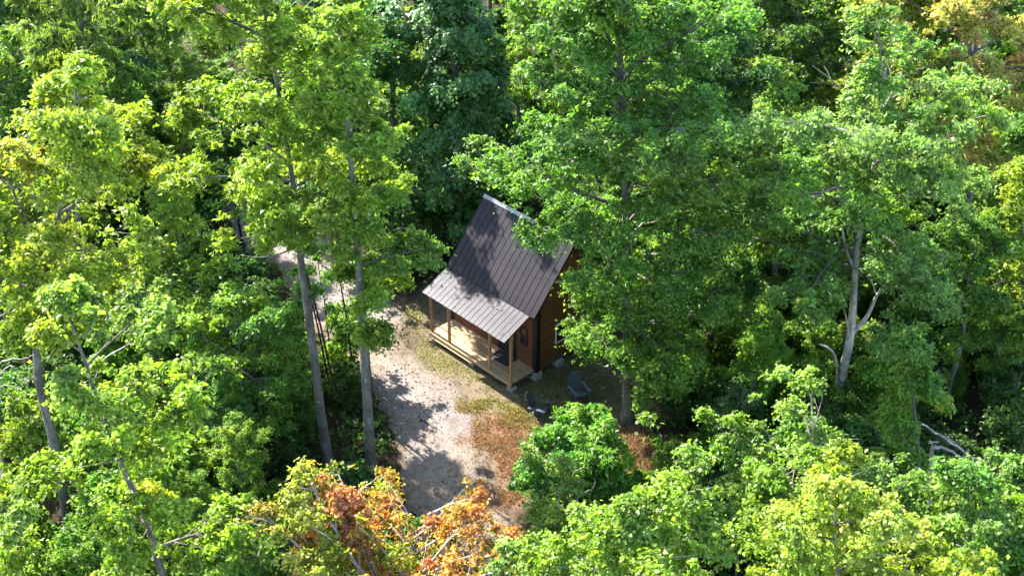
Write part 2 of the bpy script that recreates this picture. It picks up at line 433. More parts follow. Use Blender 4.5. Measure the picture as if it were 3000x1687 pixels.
# walls, each a backing with lapped siding boards
def roof_z(y): return ZE + (min(y, 2 * YR - y) - YE) * SL - .06
HB = .135
def siding_front(name, yface, out):
    top = roof_z(YW) - .02; z = HD + .02; k = 0
    b = MB().box((-WD + .06, min(yface, yface - out * .08), HD), (-.06, max(yface, yface - out * .08), top)).build(name, FRAMEW, cab)
    while z < top - .03:
        z1 = min(z + HB, top)
        o0, o1 = yface + out * .028, yface + out * .012
        MB().hexa([(-WD + .05, yface, z), (-.05, yface, z), (-.05, o0, z), (-WD + .05, o0, z), (-WD + .05, yface, z1), (-.05, yface, z1), (-.05, o1, z1), (-WD + .05, o1, z1)][::1]).build('siding_board', SIDING, b)
        z = z1 + .003; k += 1
siding_front('front_wall', YW, -1)
siding_front('rear_wall', YB, 1)
def siding_gable(name, xface, out):
    xa, xb = sorted((xface, xface - out * .08))
    v = [(YW + .03, HD), (YB - .03, HD), (YB - .03, roof_z(YW)), (YR, roof_z(YR) - .03), (YW + .03, roof_z(YW))]
    V = [(xa, a, b) for a, b in v] + [(xb, a, b) for a, b in v]
    me = bpy.data.meshes.new(name)
    me.from_pydata(V, [], [(4, 3, 2, 1, 0), (5, 6, 7, 8, 9)] + [(i, (i + 1) % 5, 5 + (i + 1) % 5, 5 + i) for i in range(5)]); me.polygons.foreach_set('use_smooth', np.zeros(7, bool)); me.materials.append(FRAMEW)
    b = put(name, me, cab)
    z = HD - .16
    while z < ZR - .35:
        z1 = z + HB
        def ends(q):
            if q <= roof_z(YW): return YW + .02, YB - .02
            t = (q - roof_z(YW)) / SL
            return YW + t + .02, YB - t - .02
        a0, a1 = ends(z); c0, c1 = ends(z1)
        if a1 - a0 < .25: break
        if c1 <= c0: c0 = c1 = (a0 + a1) / 2
        o0, o1 = xface + out * .028, xface + out * .012
        MB().hexa([(xface, a0, z), (xface, a1, z), (o0, a1, z), (o0, a0, z), (xface, c0, z1), (xface, c1, z1), (o1, c1, z1), (o1, c0, z1)]).build('siding_board', SIDING, b)
        z = z1 + .003
siding_gable('gable_wall', -.055, 1)
siding_gable('gable_wall', -WD + .055, -1)
MB().box((-WD + .02, YW + .0, HD - .2), (-.02, YB, HD - .002)).build('floor_frame', FRAMEW, cab)
for xx, yy, sx, sy in ((-.13, YW - .06, .31, .22), (-WD - .10, YW - .05, .22, .16), (-.1, YB - .1, .2, .16), (-WD - .1, YB - .1, .2, .16)):
    MB().box((xx, yy, .40), (xx + sx - .05, yy + sy, roof_z(YW) - .05 + .0)).build('corner_post', BLACK, cab, bevel=.006)
# door, windows
def framed(name, xa, xb, za, zb, face, frame_mat, pane_mat, fr=.07, axis='y', out=-1, door=False):
    dpt = .055
    def bx(mb, a, b, c, d, o0, o1):
        lo, hi = sorted((face + out * o0, face + out * o1))
        if axis == 'y': mb.box((a, lo, c), (b, hi, d))
        else: mb.box((lo, a, c), (hi, b, d))
        return mb
    w = bx(MB(), xa + fr, xb - fr, za + (.0 if door else fr), zb - fr, -.02, .034).build(name, pane_mat, cab)
    f = MB()
    bx(f, xa, xa + fr, za, zb, -.02, dpt); bx(f, xb - fr, xb, za, zb, -.02, dpt); bx(f, xa + fr, xb - fr, zb - fr, zb, -.02, dpt)
    if not door:
        bx(f, xa + fr, xb - fr, za, za + fr, -.02, dpt); bx(f, xa + fr, xb - fr, (za + zb) / 2 - .02, (za + zb) / 2 + .02, .02, .05)
    f.build('door_frame' if door else 'window_frame', frame_mat, w)
    return w
d = framed('door', -2.05 * s_, -1.05 * s_, HD + .003, HD + 1.98, YW, BLACK, DOORP, .085, door=True)
MB().box((-1.05 * s_ - .19, YW - .075, HD + .95), (-1.05 * s_ - .15, YW - .036, HD + 1.08)).build('door_handle', CAPM, d)
for q in (.25, 1.1): MB().box((-2.05 * s_ + .22, YW - .044, HD + q), (-1.05 * s_ - .26, YW - .034, HD + q + .65)).build('door_panel', DOORP, d)
framed('window', -.80 * s_, -.42 * s_, HD + 1.05, HD + 1.95, YW, BLACK, GLASS, .06)
framed('window', -4.35 * s_, -3.5 * s_, HD + .85, HD + 1.9, YW, BLACK, GLASS, .07)
framed('window', YW + 1.25, YW + 2.15, HD + .75, HD + 1.75, -.055, WHITE, GLASS, .06, axis='x', out=1)
# piers
def pier(x, y, w, h, mat=CONC):
    MB().box((x - w / 2, y - w / 2, -.12), (x + w / 2, y + w / 2, h)).build('pier', mat, cab, bevel=.012, rot=(0, 0, 0))
for xx, yy in ((-.02, YW + .06), (-.06, YW + 1.5), (-.06, YW + 2.85), (-.06, YB - .1), (-WD + .15, YW + .1), (-WD + .15, YB - .1), (-WD / 2, YB - .1)):
    pier(xx, yy, .40, HD - .205 if yy > YW + .1 else .395)
for xx in (-.2, -WD * .5, -WD + .2): pier(xx, .22, .34, .17)
for xx in (-.2, -WD * .5, -WD + .2): MB().box((xx - .05, .17, .172), (xx + .05, .27, HD - .222)).build('pier_post', FRAMEW, cab)
def cab_pt(x, y, z=0):
    c, s = XD[0], XD[1]
    return (R0[0] + c * x - s * y, R0[1] + s * x + c * y, z)
cab_rz = math.atan2(XD[1], XD[0])
mt = MB().box((-.55, -.36, 0), (.55, .36, .014)).build('doormat', MATC, None, loc=cab_pt(-1.42 * s_, DP - .42, HD + .006), rot=(0, 0, cab_rz + .03))
tag(mt, 'dark grey doormat lying on the porch boards before the door', 'doormat')

# ---------------------------------------------------------------- chairs
CHAIR_A = plain('slate_chair_plastic', (.045, .055, .075), .42, .4, vary=.15)
CHAIR_B = plain('bluegrey_chair_plastic', (.065, .09, .118), .5, .35, vary=.15)
def adirondack(loc, rz, mat, label):
    """faces +y in its own frame"""
    t = tag(empty('adirondack_chair', loc, rz), label, 'chair', 'chairs in the shaded yard beside the cabin')
    tilt = .42
    for i in range(7):                                  # fan back
        q = (i - 3) / 3; h = .86 - .2 * q * q; w0, w1 = .05, .078
        xb, xt = q * .19, q * .285
        V = []
        for z, xc, w in ((0, xb, w0), (h, xt, w1)):
            for dy in (0, .018):
                V += [(xc - w / 2, -.26 - math.sin(tilt) * z - dy + .012 * q * q * 3, .30 + math.cos(tilt) * z), (xc + w / 2, -.26 - math.sin(tilt) * z - dy + .012 * q * q * 3, .30 + math.cos(tilt) * z)]
        a = [V[0], V[1], V[3], V[2], V[4], V[5], V[7], V[6]]
        MB().hexa(a).build('back_slat', mat, t)
    for i in range(6):                                  # seat slopes down to the back
        y0 = .30 - i * .098; z0 = .37 - i * .022
        MB().hexa([(-.25, y0 - .085, z0 - .038), (.25, y0 - .085, z0 - .038), (.25, y0, z0 - .02), (-.25, y0, z0 - .02), (-.25, y0 - .085, z0 - .018), (.25, y0 - .085, z0 - .018), (.25, y0, z0), (-.25, y0, z0)]).build('seat_slat', mat, t)
    for sx in (-1, 1):
        x0 = sx * .33
        MB().hexa([(x0 - .055, -.42, .535), (x0 + .055, -.42, .535), (x0 + .08, .40, .56), (x0 - .075, .40, .56), (x0 - .055, -.42, .56), (x0 + .055, -.42, .56), (x0 + .08, .40, .585), (x0 - .075, .40, .585)]).build('armrest', mat, t, bevel=.006)
        MB().box((x0 - .03, .22, 0), (x0 + .0 + .02, .32, .555)).build('leg', mat, t)
        MB().hexa([(sx * .27 - .015, -.62, 0), (sx * .27 + .015, -.62, 0), (sx * .27 + .015, -.5, 0), (sx * .27 - .015, -.5, 0), (sx * .27 - .015, .18, .28), (sx * .27 + .015, .18, .28), (sx * .27 + .015, .30, .345), (sx * .27 - .015, .30, .345)]).build('leg', mat, t)
        MB().box((x0 - .03, -.43, .30), (x0 + .02, -.36, .535)).build('arm_support', mat, t)
    MB().box((-.29, -.40, .46), (.29, -.375, .53)).build('back_rail', mat, t)
    return t
g = ground_at(1358, 1045); adirondack((g[0], g[1], 0), math.radians(-112), CHAIR_A, 'dark slate slatted garden chair standing beside the sunlit gravel edge')
g = ground_at(1457, 1003); adirondack((g[0], g[1], 0), math.radians(-152), CHAIR_B, 'blue grey fan-back garden chair in deep shade behind the leafy bush')

# ---------------------------------------------------------------- trees
C3 = lambda *a: np.array(a, float)
LIME, YGREEN, MID, DEEP, BLUEG, PALE = C3(.175, .27, .028), C3(.235, .30, .03), C3(.092, .20, .032), C3(.05, .12, .028), C3(.058, .135, .036), C3(.165, .26, .07)
ORANGE, RED, PINK, CREAM, OLIVE, GOLD = C3(.46, .17, .025), C3(.42, .075, .04), C3(.5, .24, .15), C3(.44, .43, .13), C3(.12, .165, .035), C3(.46, .33, .035)

def leaves(rng, ctr, rad, tint, n, L, wide=.72, flat=.5, up=.8, rnd=.8, hang=.25, axis_c=None, outw=.3, kite=True):
    """n leaves spread over clusters ctr (m,3) of radius rad (m), colour tint (m,3) -> V, F, colours"""
    pr = rad ** 2; idx = rng.choice(len(ctr), n, p=pr / pr.sum())
    d = unit(rng.normal(size=(n, 3))); r = np.abs(rng.normal(0, .62, n))
    off = d * (r * rad[idx])[:, None]
    off[:, 2] = off[:, 2] * flat - .32 * rad[idx] * (np.hypot(off[:, 0], off[:, 1]) / rad[idx]) ** 2
    P = ctr[idx] + off
    o = d * C3(1, 1, .5)
    oc = unit((P - axis_c) * C3(1, 1, .3)) if axis_c is not None else 0
    nor = unit(C3(0, 0, up) + .35 * o + outw * oc + rnd * rng.normal(size=(n, 3)))
    ax = unit(o * C3(1, 1, 0) + .6 * rng.normal(size=(n, 3)) - C3(0, 0, hang))
    ax = unit(ax - nor * (ax * nor).sum(1, keepdims=True)); sd = np.cross(nor, ax)
    l = L * rng.uniform(.65, 1.25, n)[:, None]; w = l * wide * .5
    fold = nor * l * rng.uniform(.02, .16, n)[:, None]
    c = tint[idx] * rng.uniform(.72, 1.3, n)[:, None] * (1 + rng.normal(0, .05, (n, 3)))
    c = np.clip(c, .004, .8)
    if not kite:                                        # far leaves: one triangle each
        V = np.stack([P - ax * l * .5 - sd * w * rng.uniform(.3, 1, n)[:, None], P - ax * l * .3 + sd * w * 1.25 + fold, P + ax * l * .6], 1).reshape(-1, 3)
        return V, np.arange(n * 3).reshape(-1, 3), np.repeat(c, 3, 0)
    V = np.stack([P - ax * l * .45, P + sd * w + fold - ax * l * .02, P + ax * l * .55 - nor * l * .12, P - sd * w + fold - ax * l * .02], 1).reshape(-1, 3)
    b = np.arange(n) * 4
    F = np.concatenate([np.stack([b, b + 1, b + 2], 1), np.stack([b, b + 2, b + 3], 1)])
    return V, F, np.repeat(c, 4, 0)

PROFILE = {
    'tiers': lambda u: (.35 + .65 * abs(math.sin(u * 8.5 + .9))) * math.sqrt(max(.06, 1 - (1.6 * u - .62) ** 2)),
    'round': lambda u: np.sqrt(np.clip(1 - (1.85 * u - .85) ** 2, .05, 1)),
    'oval': lambda u: np.clip(np.sin(math.pi * (u * .84 + .12)), .12, 1) ** .7,
    'cone': lambda u: (1 - u) ** .75 * .92 + .08,
    'column': lambda u: .75 + .25 * np.sin(u * 9) * (1 - u) - .45 * np.clip(u - .8, 0, 1) * 5,
    'vase': lambda u: .35 + .65 * np.clip(u * 1.6, 0, 1) - .75 * np.clip(u - .72, 0, 1) * 3,
}
def skeleton(rng, path, cb, R, prof, nprim, rise=(.15, .95), sub=5, bias=None, clump=.62, gap=0.0, csc=1.0):
    """path: sampled trunk; cb: fraction of it where the crown starts. Returns branch tubes and leaf clusters"""
    path = np.asarray(path); m = len(path)
    tub = []; ctr = []; rad = []; who = []
    H = path[-1, 2] - path[0, 2]
    gold = rng.random() * 6.28
    for i in range(nprim):
        u = (i + rng.random() * .8) / nprim
        t = cb + (1 - cb) * u * .97
        f = t * (m - 1); k = min(int(f), m - 2); P0 = path[k] + (path[k + 1] - path[k]) * (f - k)
        az = gold + i * 2.39996 + rng.normal(0, .35)
        dh = C3(math.cos(az), math.sin(az), 0)
        Lp = R * float(PROFILE[prof](u)) * rng.uniform(.72, 1.14)
        if bias is not None: Lp *= 1 + float(dh[:2] @ bias)
        Lp *= rng.uniform(.68, 1.2)
        if rng.random() < gap: Lp *= .4
        el = rise[0] + (rise[1] - rise[0]) * u ** 1.3 + rng.normal(0, .09)
        s = np.linspace(0, 1, 6)[:, None]
        side = C3(-dh[1], dh[0], 0) * rng.normal(0, .12)
        B = P0 + Lp * (s * (dh * math.cos(el)) + s * C3(0, 0, math.sin(el)) - s ** 2 * C3(0, 0, .16) + s ** 2 * side)
        r0 = max(.014, .0145 * Lp)
        tub.append((B, r0 * (1 - .8 * s[:, 0]), 5))
        ctr.append(B[-1]); rad.append(clump * rng.uniform(.6, 1.0)); who.append(i)
        ns = max(3, int(sub * 1.25 * Lp / R + .5))
        for j in range(ns):
            q = .13 + .79 * (j + rng.random() * .6) / ns
            a = B[int(q * 5)] + (B[min(int(q * 5) + 1, 5)] - B[int(q * 5)]) * (q * 5 % 1)
            an = az + (1 if j % 2 else -1) * rng.uniform(.55, 1.25)
            l2 = Lp * rng.uniform(.22, .42) * (1.25 - q) + .25
            e2 = el * .6 + rng.normal(0, .18)
            E = a + l2 * C3(math.cos(an) * math.cos(e2), math.sin(an) * math.cos(e2), math.sin(e2))
            M = (a + E) / 2 + C3(0, 0, .06 * l2)
            tub.append((np.array([a, M, E]), np.array([.45, .3, .14]) * r0, 3))
            for w in (.4, .72, 1.0):
                ctr.append(a + (E - a) * w + rng.normal(0, .14, 3)); rad.append(clump * rng.uniform(.35, .95) * (.8 + .2 * w)); who.append(i)
            for w in range(2):                          # twigs off the side branch
                az3 = rng.random() * 6.28
                ctr.append(a + (E - a) * rng.uniform(.4, 1) + l2 * rng.uniform(.25, .55) * C3(math.cos(az3), math.sin(az3), rng.normal(.1, .25))); rad.append(clump * rng.uniform(.3, .75)); who.append(i)
    ctr.append(path[-1]); rad.append(clump * .8); who.append(nprim)
    return tub, np.array(ctr), np.array(rad) * csc, np.array(who)

def cluster_tints(rng, ctr, who, pal, jit=.16):
    """pal: list of (colour, weight or function(points)->weight)"""
    w = np.stack([(f(ctr) if callable(f) else np.full(len(ctr), float(f))) for _, f in pal], 1)
    nb = rng.random((who.max() + 1, len(pal))) * .9 + .1
    w = w * nb[who] * (rng.random(w.shape) * .5 + .5)
    w = w ** 3; w = w / w.sum(1, keepdims=True)
    c = w @ np.array([k for k, _ in pal])
    return c * (1 + rng.normal(0, jit, (len(ctr), 1)))

def tree_parts(rng, path, r0, cb, R, prof='oval', nprim=26, nleaf=26000, L=.2, pal=None, bark=None, leaf_mat_=None, rise=(.15, .95), sub=5, bias=None, clump=.62, gap=.12,
               flat=.5, up=.8, wide=.72, hang=.25, rnd=.8, outw=.3, keep=None, branch_bark=None, csc=1.0, bites=.22, kite=False, dens=.68):
    path = np.asarray(path)
    tub, ctr, rad, who = skeleton(rng, path, cb, R, prof, max(12, int(nprim * dens)), rise, sub * 1.55, bias, clump * .92, gap, csc)
    # bites out of the crown: sprays are missing where boughs have died back
    o_ = rng.random(3) * 40
    def bite(q):
        w_ = q * C3(.8, .8, 1.1) + o_
        return .5 * fbm(w_[:, 0] + w_[:, 2] * .61, w_[:, 1] - w_[:, 2] * .47) + .5 * fbm(w_[:, 1] * .9 + 11 + w_[:, 2], w_[:, 0] * .9 - w_[:, 2] * .3)
    nz = bite(ctr); lim = np.quantile(nz, bites); k = nz > lim; ctr, rad, who = ctr[k], rad[k], who[k]
    tub = [q for q in tub if bite(q[0][-1:])[0] > lim - .015 or rng.random() < .06]
    if keep is not None:
        tub = [q for q in tub if keep(q[0][-1:])[0] and keep(q[0][len(q[0]) // 2][None])[0]]; k = keep(ctr); ctr, rad, who = ctr[k], rad[k], who[k]
    ti = cluster_tints(rng, ctr, who, pal)
    t = np.linspace(0, 1, len(path)); mid = np.stack([np.interp(ctr[:, 2], path[:, 2], path[:, k]) for k in range(2)] + [ctr[:, 2] - .5], 1)
    axc = C3(path[:, 0].mean(), path[:, 1].mean(), path[int(len(path) * (cb + 1) / 2), 2] - 1)
    V, F, c = leaves(rng, ctr, rad, ti, int(nleaf * (1.65 if kite else 2.1)), L * (.76 if kite else .8), wide, flat, up, rnd, hang, axc, outw, kite)
    tr = r0 * (1 - .85 * t ** 1.1) * (1 + .45 * np.exp(-t * 28))
    return mesh_np('trunk', *tube(path, tr, 10), bark, smooth=True), tubes_mesh('branches', tub, branch_bark or bark), mesh_np('crown', V, F, leaf_mat_ or LEAF, col=c, smooth=True)

def photo_px(P):
    q = P - C3(0, 0, HC); d = q[:, 1] * math.cos(PITCH) - q[:, 2] * math.sin(PITCH)
    return (CX + FPX * q[:, 0] / d) / K, (CY - FPX * (q[:, 1] * math.sin(PITCH) + q[:, 2] * math.cos(PITCH)) / d) / K
def thin_where(foot_px, *polys):
    """no sprays grow where these sightlines run, so that what stands behind or within the crown shows"""
    f = ground_at(*foot_px)
    def keep(c):
        u, v = photo_px(c + f); k = np.ones(len(c), bool)
        for pl in polys: k &= ~inside(pl, u, v)
        return k
    return keep
CLEARING = [[(735, 690), (905, 690), (905, 880), (735, 830)], [(565, 500), (635, 500), (635, 650), (565, 650)], [(780, 570), (850, 570), (850, 690), (780, 690)], [(960, 700), (1060, 730), (1050, 860), (950, 800)], [(737, 600), (775, 600), (830, 1180), (790, 1180)]]
LEAFQ = 1.3
def make_tree(name, label, cat, base, meshes, group=None):
    t = tag(empty(name, base), label, cat, group)
    tr, br, cr = meshes
    put('trunk', tr, t)
    if br is not None: tag(put('branches', br, t), kind='stuff')
    put('crown', cr, t)
    return t

SEEDS = [100]
PLACED = []          # x, y, crown radius of trees standing, so that the filling keeps clear of them
def hero(name, label, cat, path_px, hw, cbx, r0, depth_bend=0.0, limbs=(), group=None, bark=None, limb_bark=None, seed=None, **k):
    """path_px: trunk from foot to tip as photo sightlines at the foot's depth; hw: crown half width in photo units"""
    SEEDS[0] += 1; rng = np.random.default_rng(seed or SEEDS[0])
    b = ground_at(*path_px[0])
    P = np.array([at_depth(px, py, b[1]) for px, py in path_px]); P[0] = b
    P = smooth_path(P - b, 26)
    s = np.linspace(0, 1, 26)
    P[:, 1] += depth_bend * s ** 2
    P[:, :2] += np.stack([np.sin(s * 7 + seed_phase(rng)), np.cos(s * 6 + seed_phase(rng))], 1) * .06 * s[:, None]
    base = (b[0], b[1], float(ground_z(b[0], b[1])) - .05)
    R = hw / px_per_m(b + P[int(26 * (cbx + 1) / 2) - 1])
    bark = bark or BARK_GREY
    t = make_tree(name, label, cat, base, tree_parts(rng, P, r0, cbx, R, bark=bark, **k), group)
    for pts, ra, rb, dy in limbs:
        Q = np.array([at_depth(px, py, b[1]) for px, py in pts]) - b
        Q[:, 1] += dy * np.linspace(0, 1, len(Q)); Q = smooth_path(Q, 10)
        put('limb', tubes_mesh('limb', [(Q, np.linspace(ra, rb, 10), 7)], limb_bark or bark), t)
    PLACED.append((b[0], b[1], R)); return t
def seed_phase(rng): return rng.random() * 6

def right_of(px0, w, depth_y):
    """weight rising to the right of the sightline px0"""
    x0 = lambda: at_depth(px0, 1300, depth_y)[0]
    return x0
# --- the foreground, nearest the lens
b = ground_at(960, 2000)
def autumn_w(c): return np.clip((c[:, 0] + .9) / 2.6, 0.02, 1.2)
def red_w(c): return .25 + .55 * (np.sin(c[:, 0] * 3.1 + c[:, 2] * 2) > .55)
hero('maple_tree', 'maple turning orange and yellow over the gravel at the bottom edge', 'tree', [(960, 2050), (965, 1750), (1000, 1640), (1000, 1490)], 630, .40, .17,
     prof='round', nprim=40, nleaf=44000, L=.17, clump=.48, kite=True, pal=[(CREAM * .6 + LIME * .4, lambda c: np.clip(1.0 - (c[:, 0] + 1.2) / 2.2, .05, 1)), (C3(.38, .25, .07), lambda c: .2 + autumn_w(c) * .75), (C3(.40, .17, .05), lambda c: .25 + autumn_w(c) * .8), (C3(.40, .095, .05), lambda c: .15 + red_w(c) * .95), (YGREEN * .9, .75), (LIME, .5)], gap=.2, bark=BARK_PALE, dens=1.1, bites=.24, rise=(.2, 1.0), keep=thin_where((960, 2050), [(960, 900), (1170, 900), (1170, 1210), (1100, 1290), (1000, 1280)], [(1170, 900), (1400, 900), (1400, 1250), (1170, 1190)]))
hero('maple_sapling', 'young maple with pink and red top leaves left of the orange maple', 'tree', [(820, 1900), (840, 1500), (850, 1212)], 120, .62, .05, prof='cone', nprim=22, nleaf=6000, L=.16, clump=.34,
     kite=True, pal=[(PINK, .9), (RED, .6), (CREAM, .5), (ORANGE, .5)], rise=(.5, 1.1))
hero('poplar_tree', 'lime green poplar with pale leaning trunk in the lower left', 'tree', [(470, 2000), (425, 1530), (390, 1380), (368, 1290), (322, 1190), (286, 1100), (250, 1020), (215, 930), (180, 830), (140, 720)], 290, .16, .12,
     prof='tiers', nprim=34, nleaf=34000, L=.19, clump=.5, bites=.38, kite=True, pal=[(LIME, 1), (YGREEN, .35), (PALE, .5), (GOLD, lambda c: np.where(c[:, 2] > 9.5, .2, .02))], gap=.3, bias=np.array([.30, 0]),
     keep=thin_where((470, 2000), [(72, 920), (130, 930), (195, 1390), (150, 1390)], [(232, 1010), (268, 1010), (345, 1190), (315, 1195)], [(345, 1280), (372, 1280), (402, 1390), (376, 1390)]))
hero('poplar_sapling', 'lime green young poplar in the bottom left corner', 'tree', [(30, 1850), (36, 1600), (55, 1265)], 135, .2, .08, prof='cone', nprim=24, nleaf=12000, L=.19, clump=.5, kite=True, pal=[(LIME, 1), (YGREEN, .5), (PALE, .4)], rise=(.3, 1.0))
hero('leaning_tree', 'tall grey-trunked tree with yellow green crown at the left edge', 'tree', [(180, 1385), (160, 1250), (130, 1090), (97, 960), (88, 860), (98, 760), (115, 650), (150, 500), (180, 350), (195, 130)], 320, .47, .19,
     prof='round', nprim=36, nleaf=44000, L=.20, clump=.62, pal=[(YGREEN, 1), (LIME, .9), (GOLD, .32), (ORANGE, .2), (PALE, .3)], gap=.2,
     limbs=[([(112, 660), (150, 560), (205, 470)], .09, .04, .4), ([(105, 700), (80, 600), (50, 490), (20, 400)], .08, .03, -.4), ([(95, 800), (150, 720), (200, 680)], .05, .02, .3)])
# --- the pair of tall trunks left of the driveway
AB = dict(prof='oval', L=.19, clump=.58, gap=.25, dens=.78, bites=.26)
hero('tall_tree', 'tall bright green tree on the left of two bare grey trunks beside the driveway', 'tree', [(827, 1174), (802, 1000), (777, 800), (760, 690), (752, 600), (742, 480), (715, 300), (672, 60), (655, -20)], 300, .50, .19,
     nprim=40, nleaf=47000, pal=[(LIME, 1), (YGREEN, .8), (PALE, .5), (MID, .2)], bias=np.array([-.18, 0]), keep=thin_where((827, 1174), *CLEARING), limbs=[([(742, 620), (700, 640), (650, 652), (600, 650)], .035, .012, .3)], **AB)
hero('tall_tree', 'tall green tree with thick bare grey trunk at the driveway edge', 'tree', [(936, 1232), (930, 1100), (918, 900), (907, 760), (896, 620), (884, 450), (868, 200), (858, -10)], 215, .36, .22,
     nprim=44, nleaf=44000, pal=[(LIME, 1), (MID, .45), (PALE, .5), (YGREEN, .6)], keep=thin_where((936, 1232), *CLEARING, [(905, 860), (950, 860), (950, 1240), (915, 1240)]), limbs=[([(885, 600), (960, 590), (1010, 575), (1050, 585)], .03, .01, .2)], **AB)
# --- around the cabin
def off_roof(c):
    """the boughs stop short of the roof and the porch"""
    u, v = photo_px(c + ground_at(1580, 1054))
    return ~inside([(1000, 480), (1200, 430), (1290, 470), (1322, 600), (1385, 640), (1400, 585), (1455, 600), (1470, 650), (1425, 700), (1425, 860), (1490, 910), (1545, 880), (1570, 930), (1610, 930), (1610, 1060), (1545, 1100), (1000, 1100)], u, v)
hero('vine_covered_tree', 'dark vine-covered tree behind the cabin roof', 'tree', [(1150, 640), (1148, 400), (1142, 200), (1135, -80)], 265, .02, .25, prof='column', dens=1.0, bites=.15, nprim=56, nleaf=46000, L=.24, wide=.9, clump=.62, up=.45, outw=.8, rnd=.45,
     pal=[(BLUEG * 1.2, 1), (DEEP, .6), (BLUEG * 2.0, .5)], leaf_mat_=LEAF_GLOSS, gap=.3, flat=.8)
hero('big_maple_tree', 'huge green maple hanging over the right end of the cabin', 'tree', [(1580, 1054), (1579, 950), (1578, 800), (1574, 600), (1566, 350), (1558, 120), (1560, -40)], 392, .17, .24,
     prof='oval', dens=1.25, bites=.06, nprim=70, nleaf=125000, L=.19, clump=.62, pal=[(MID, 1), (LIME, .5), (PALE, .5), (MID * .8, .4)], gap=.06, bark=BARK_GREY, bias=np.array([.03, -.05]), keep=off_roof)
hero('leafy_bush', 'dense bright green oak bush in front of the two garden chairs', 'bush', [(1434, 1275), (1436, 1160), (1442, 1095)], 152, .05, .07, prof='round', bites=.06, dens=1.0, nprim=40, nleaf=16000, L=.20, clump=.42, leaf_mat_=LEAF_GLOSS,
     pal=[(C3(.08, .23, .025), 1), (DEEP, .5), (LIME, .35)], rise=(.05, 1.15), gap=0, keep=thin_where((1434, 1275), [(1250, 980), (1402, 980), (1402, 1070), (1300, 1080)]))
hero('slender_sapling', 'pale green sapling with thin stems below the leafy bush', 'tree', [(1390, 1480), (1400, 1330), (1415, 1150)], 62, .25, .05, prof='oval', nprim=18, nleaf=4200, L=.17, clump=.36, pal=[(PALE, 1), (LIME, .7)], bark=BARK_PALE, gap=.3)
# --- right side
hero('pale_trunk_tree', 'pale-trunked tree with forked limbs on the right side', 'tree', [(2090, 1085), (2103, 1030), (2113, 985), (2124, 920), (2139, 850), (2147, 780), (2152, 700), (2163, 600), (2172, 550), (2195, 430), (2212, 300), (2225, 165)], 400, .52, .23,
     prof='round', dens=.9, nprim=46, nleaf=62000, L=.20, clump=.62, pal=[(PALE, 1), (MID, .6), (LIME, .5)], gap=.2, bites=.22, branch_bark=BARK_GREY, bark=BARK_WHITE, bias=np.array([-.16, .0]), rise=(.0, .95),
     keep=thin_where((2090, 1085), [(2132, 560), (2192, 540), (2183, 700), (2170, 840), (2135, 1040), (2060, 1060), (2100, 900)], [(2170, 690), (2225, 680), (2215, 790), (2150, 850)], [(2040, 830), (2120, 850), (2110, 1000), (2070, 900)]),
     limbs=[([(2146, 835), (2180, 790), (2200, 740), (2212, 712)], .10, .045, -.3), ([(2203, 735), (2197, 715), (2180, 690)], .045, .02, .2), ([(2150, 672), (2128, 625), (2118, 575), (2108, 540)], .08, .03, -.3),
            ([(2138, 860), (2128, 800), (2115, 745)], .045, .02, -.5), ([(2106, 985), (2102, 900), (2085, 865), (2057, 848)], .07, .035, -.4), ([(2108, 1010), (2070, 1015), (2030, 1025), (1990, 1040)], .06, .02, -.8),
            ([(2106, 1015), (2080, 1030), (2058, 1075)], .07, .03, -.7), ([(2110, 1000), (2104, 1040), (2106, 1075)], .06, .03, -1.0), ([(2172, 560), (2140, 500), (2122, 430)], .07, .03, .4)])
hero('blushing_tree', 'tree tinged pink and orange in the top right corner', 'tree', [(2430, 760), (2440, 400), (2445, 150), (2440, -60)], 265, .30, .2, prof='round', nprim=34, nleaf=32000, L=.21, clump=.62,
     pal=[(C3(.52, .29, .17), 1.0), (CREAM * .95, .8), (C3(.44, .33, .07), .6), (C3(.46, .17, .11), .35), (PALE, .8), (YGREEN, .7)], gap=.2)
hero('right_edge_tree', 'yellow green tree with thin trunk at the right edge', 'tree', [(2560, 1010), (2570, 800), (2575, 560), (2580, 390)], 105, .25, .14, prof='column', nprim=34, nleaf=16000, L=.2, clump=.5, pal=[(YGREEN, 1), (LIME, .7), (OLIVE, .5)], gap=.3)
FG = dict(prof='round', clump=.5, L=.18, kite=True, bites=.3)
hero('young_tree', 'fresh green young tree at the bottom centre right with pale bare twigs', 'tree', [(1640, 2080), (1620, 1600), (1605, 1260)], 350, .3, .13, nprim=40, nleaf=32000, pal=[(LIME, 1), (PALE, .6), (MID, .3)], gap=.25, bark=BARK_PALE, keep=thin_where((1620, 2080), [(1530, 1085), (1690, 1085), (1690, 1175), (1610, 1225), (1530, 1200)], [(1290, 980), (1560, 980), (1560, 1230), (1290, 1240)]), **FG)
hero('young_tree', 'mid green bushy tree below the pale-trunked tree', 'tree', [(2075, 1720), (2065, 1400), (2035, 990)], 330, .22, .13, nprim=40, nleaf=32000, pal=[(LIME, 1), (MID, .5), (PALE, .6)], keep=thin_where((2075, 1720), [(2280, 995), (2345, 995), (2490, 1105), (2480, 1150), (2310, 1150)]), gap=.25, bark=BARK_PALE, branch_bark=BARK_GREY, **FG)
hero('young_tree', 'sunlit yellow green tree at the bottom right, palest of its neighbours', 'tree', [(2140, 2050), (2120, 1600), (2105, 1210)], 310, .28, .12, nprim=42, nleaf=36000, pal=[(YGREEN * 1.05, 1), (CREAM, .55), (LIME, .8)], gap=.25, bark=BARK_PALE, branch_bark=BARK_GREY, **FG)
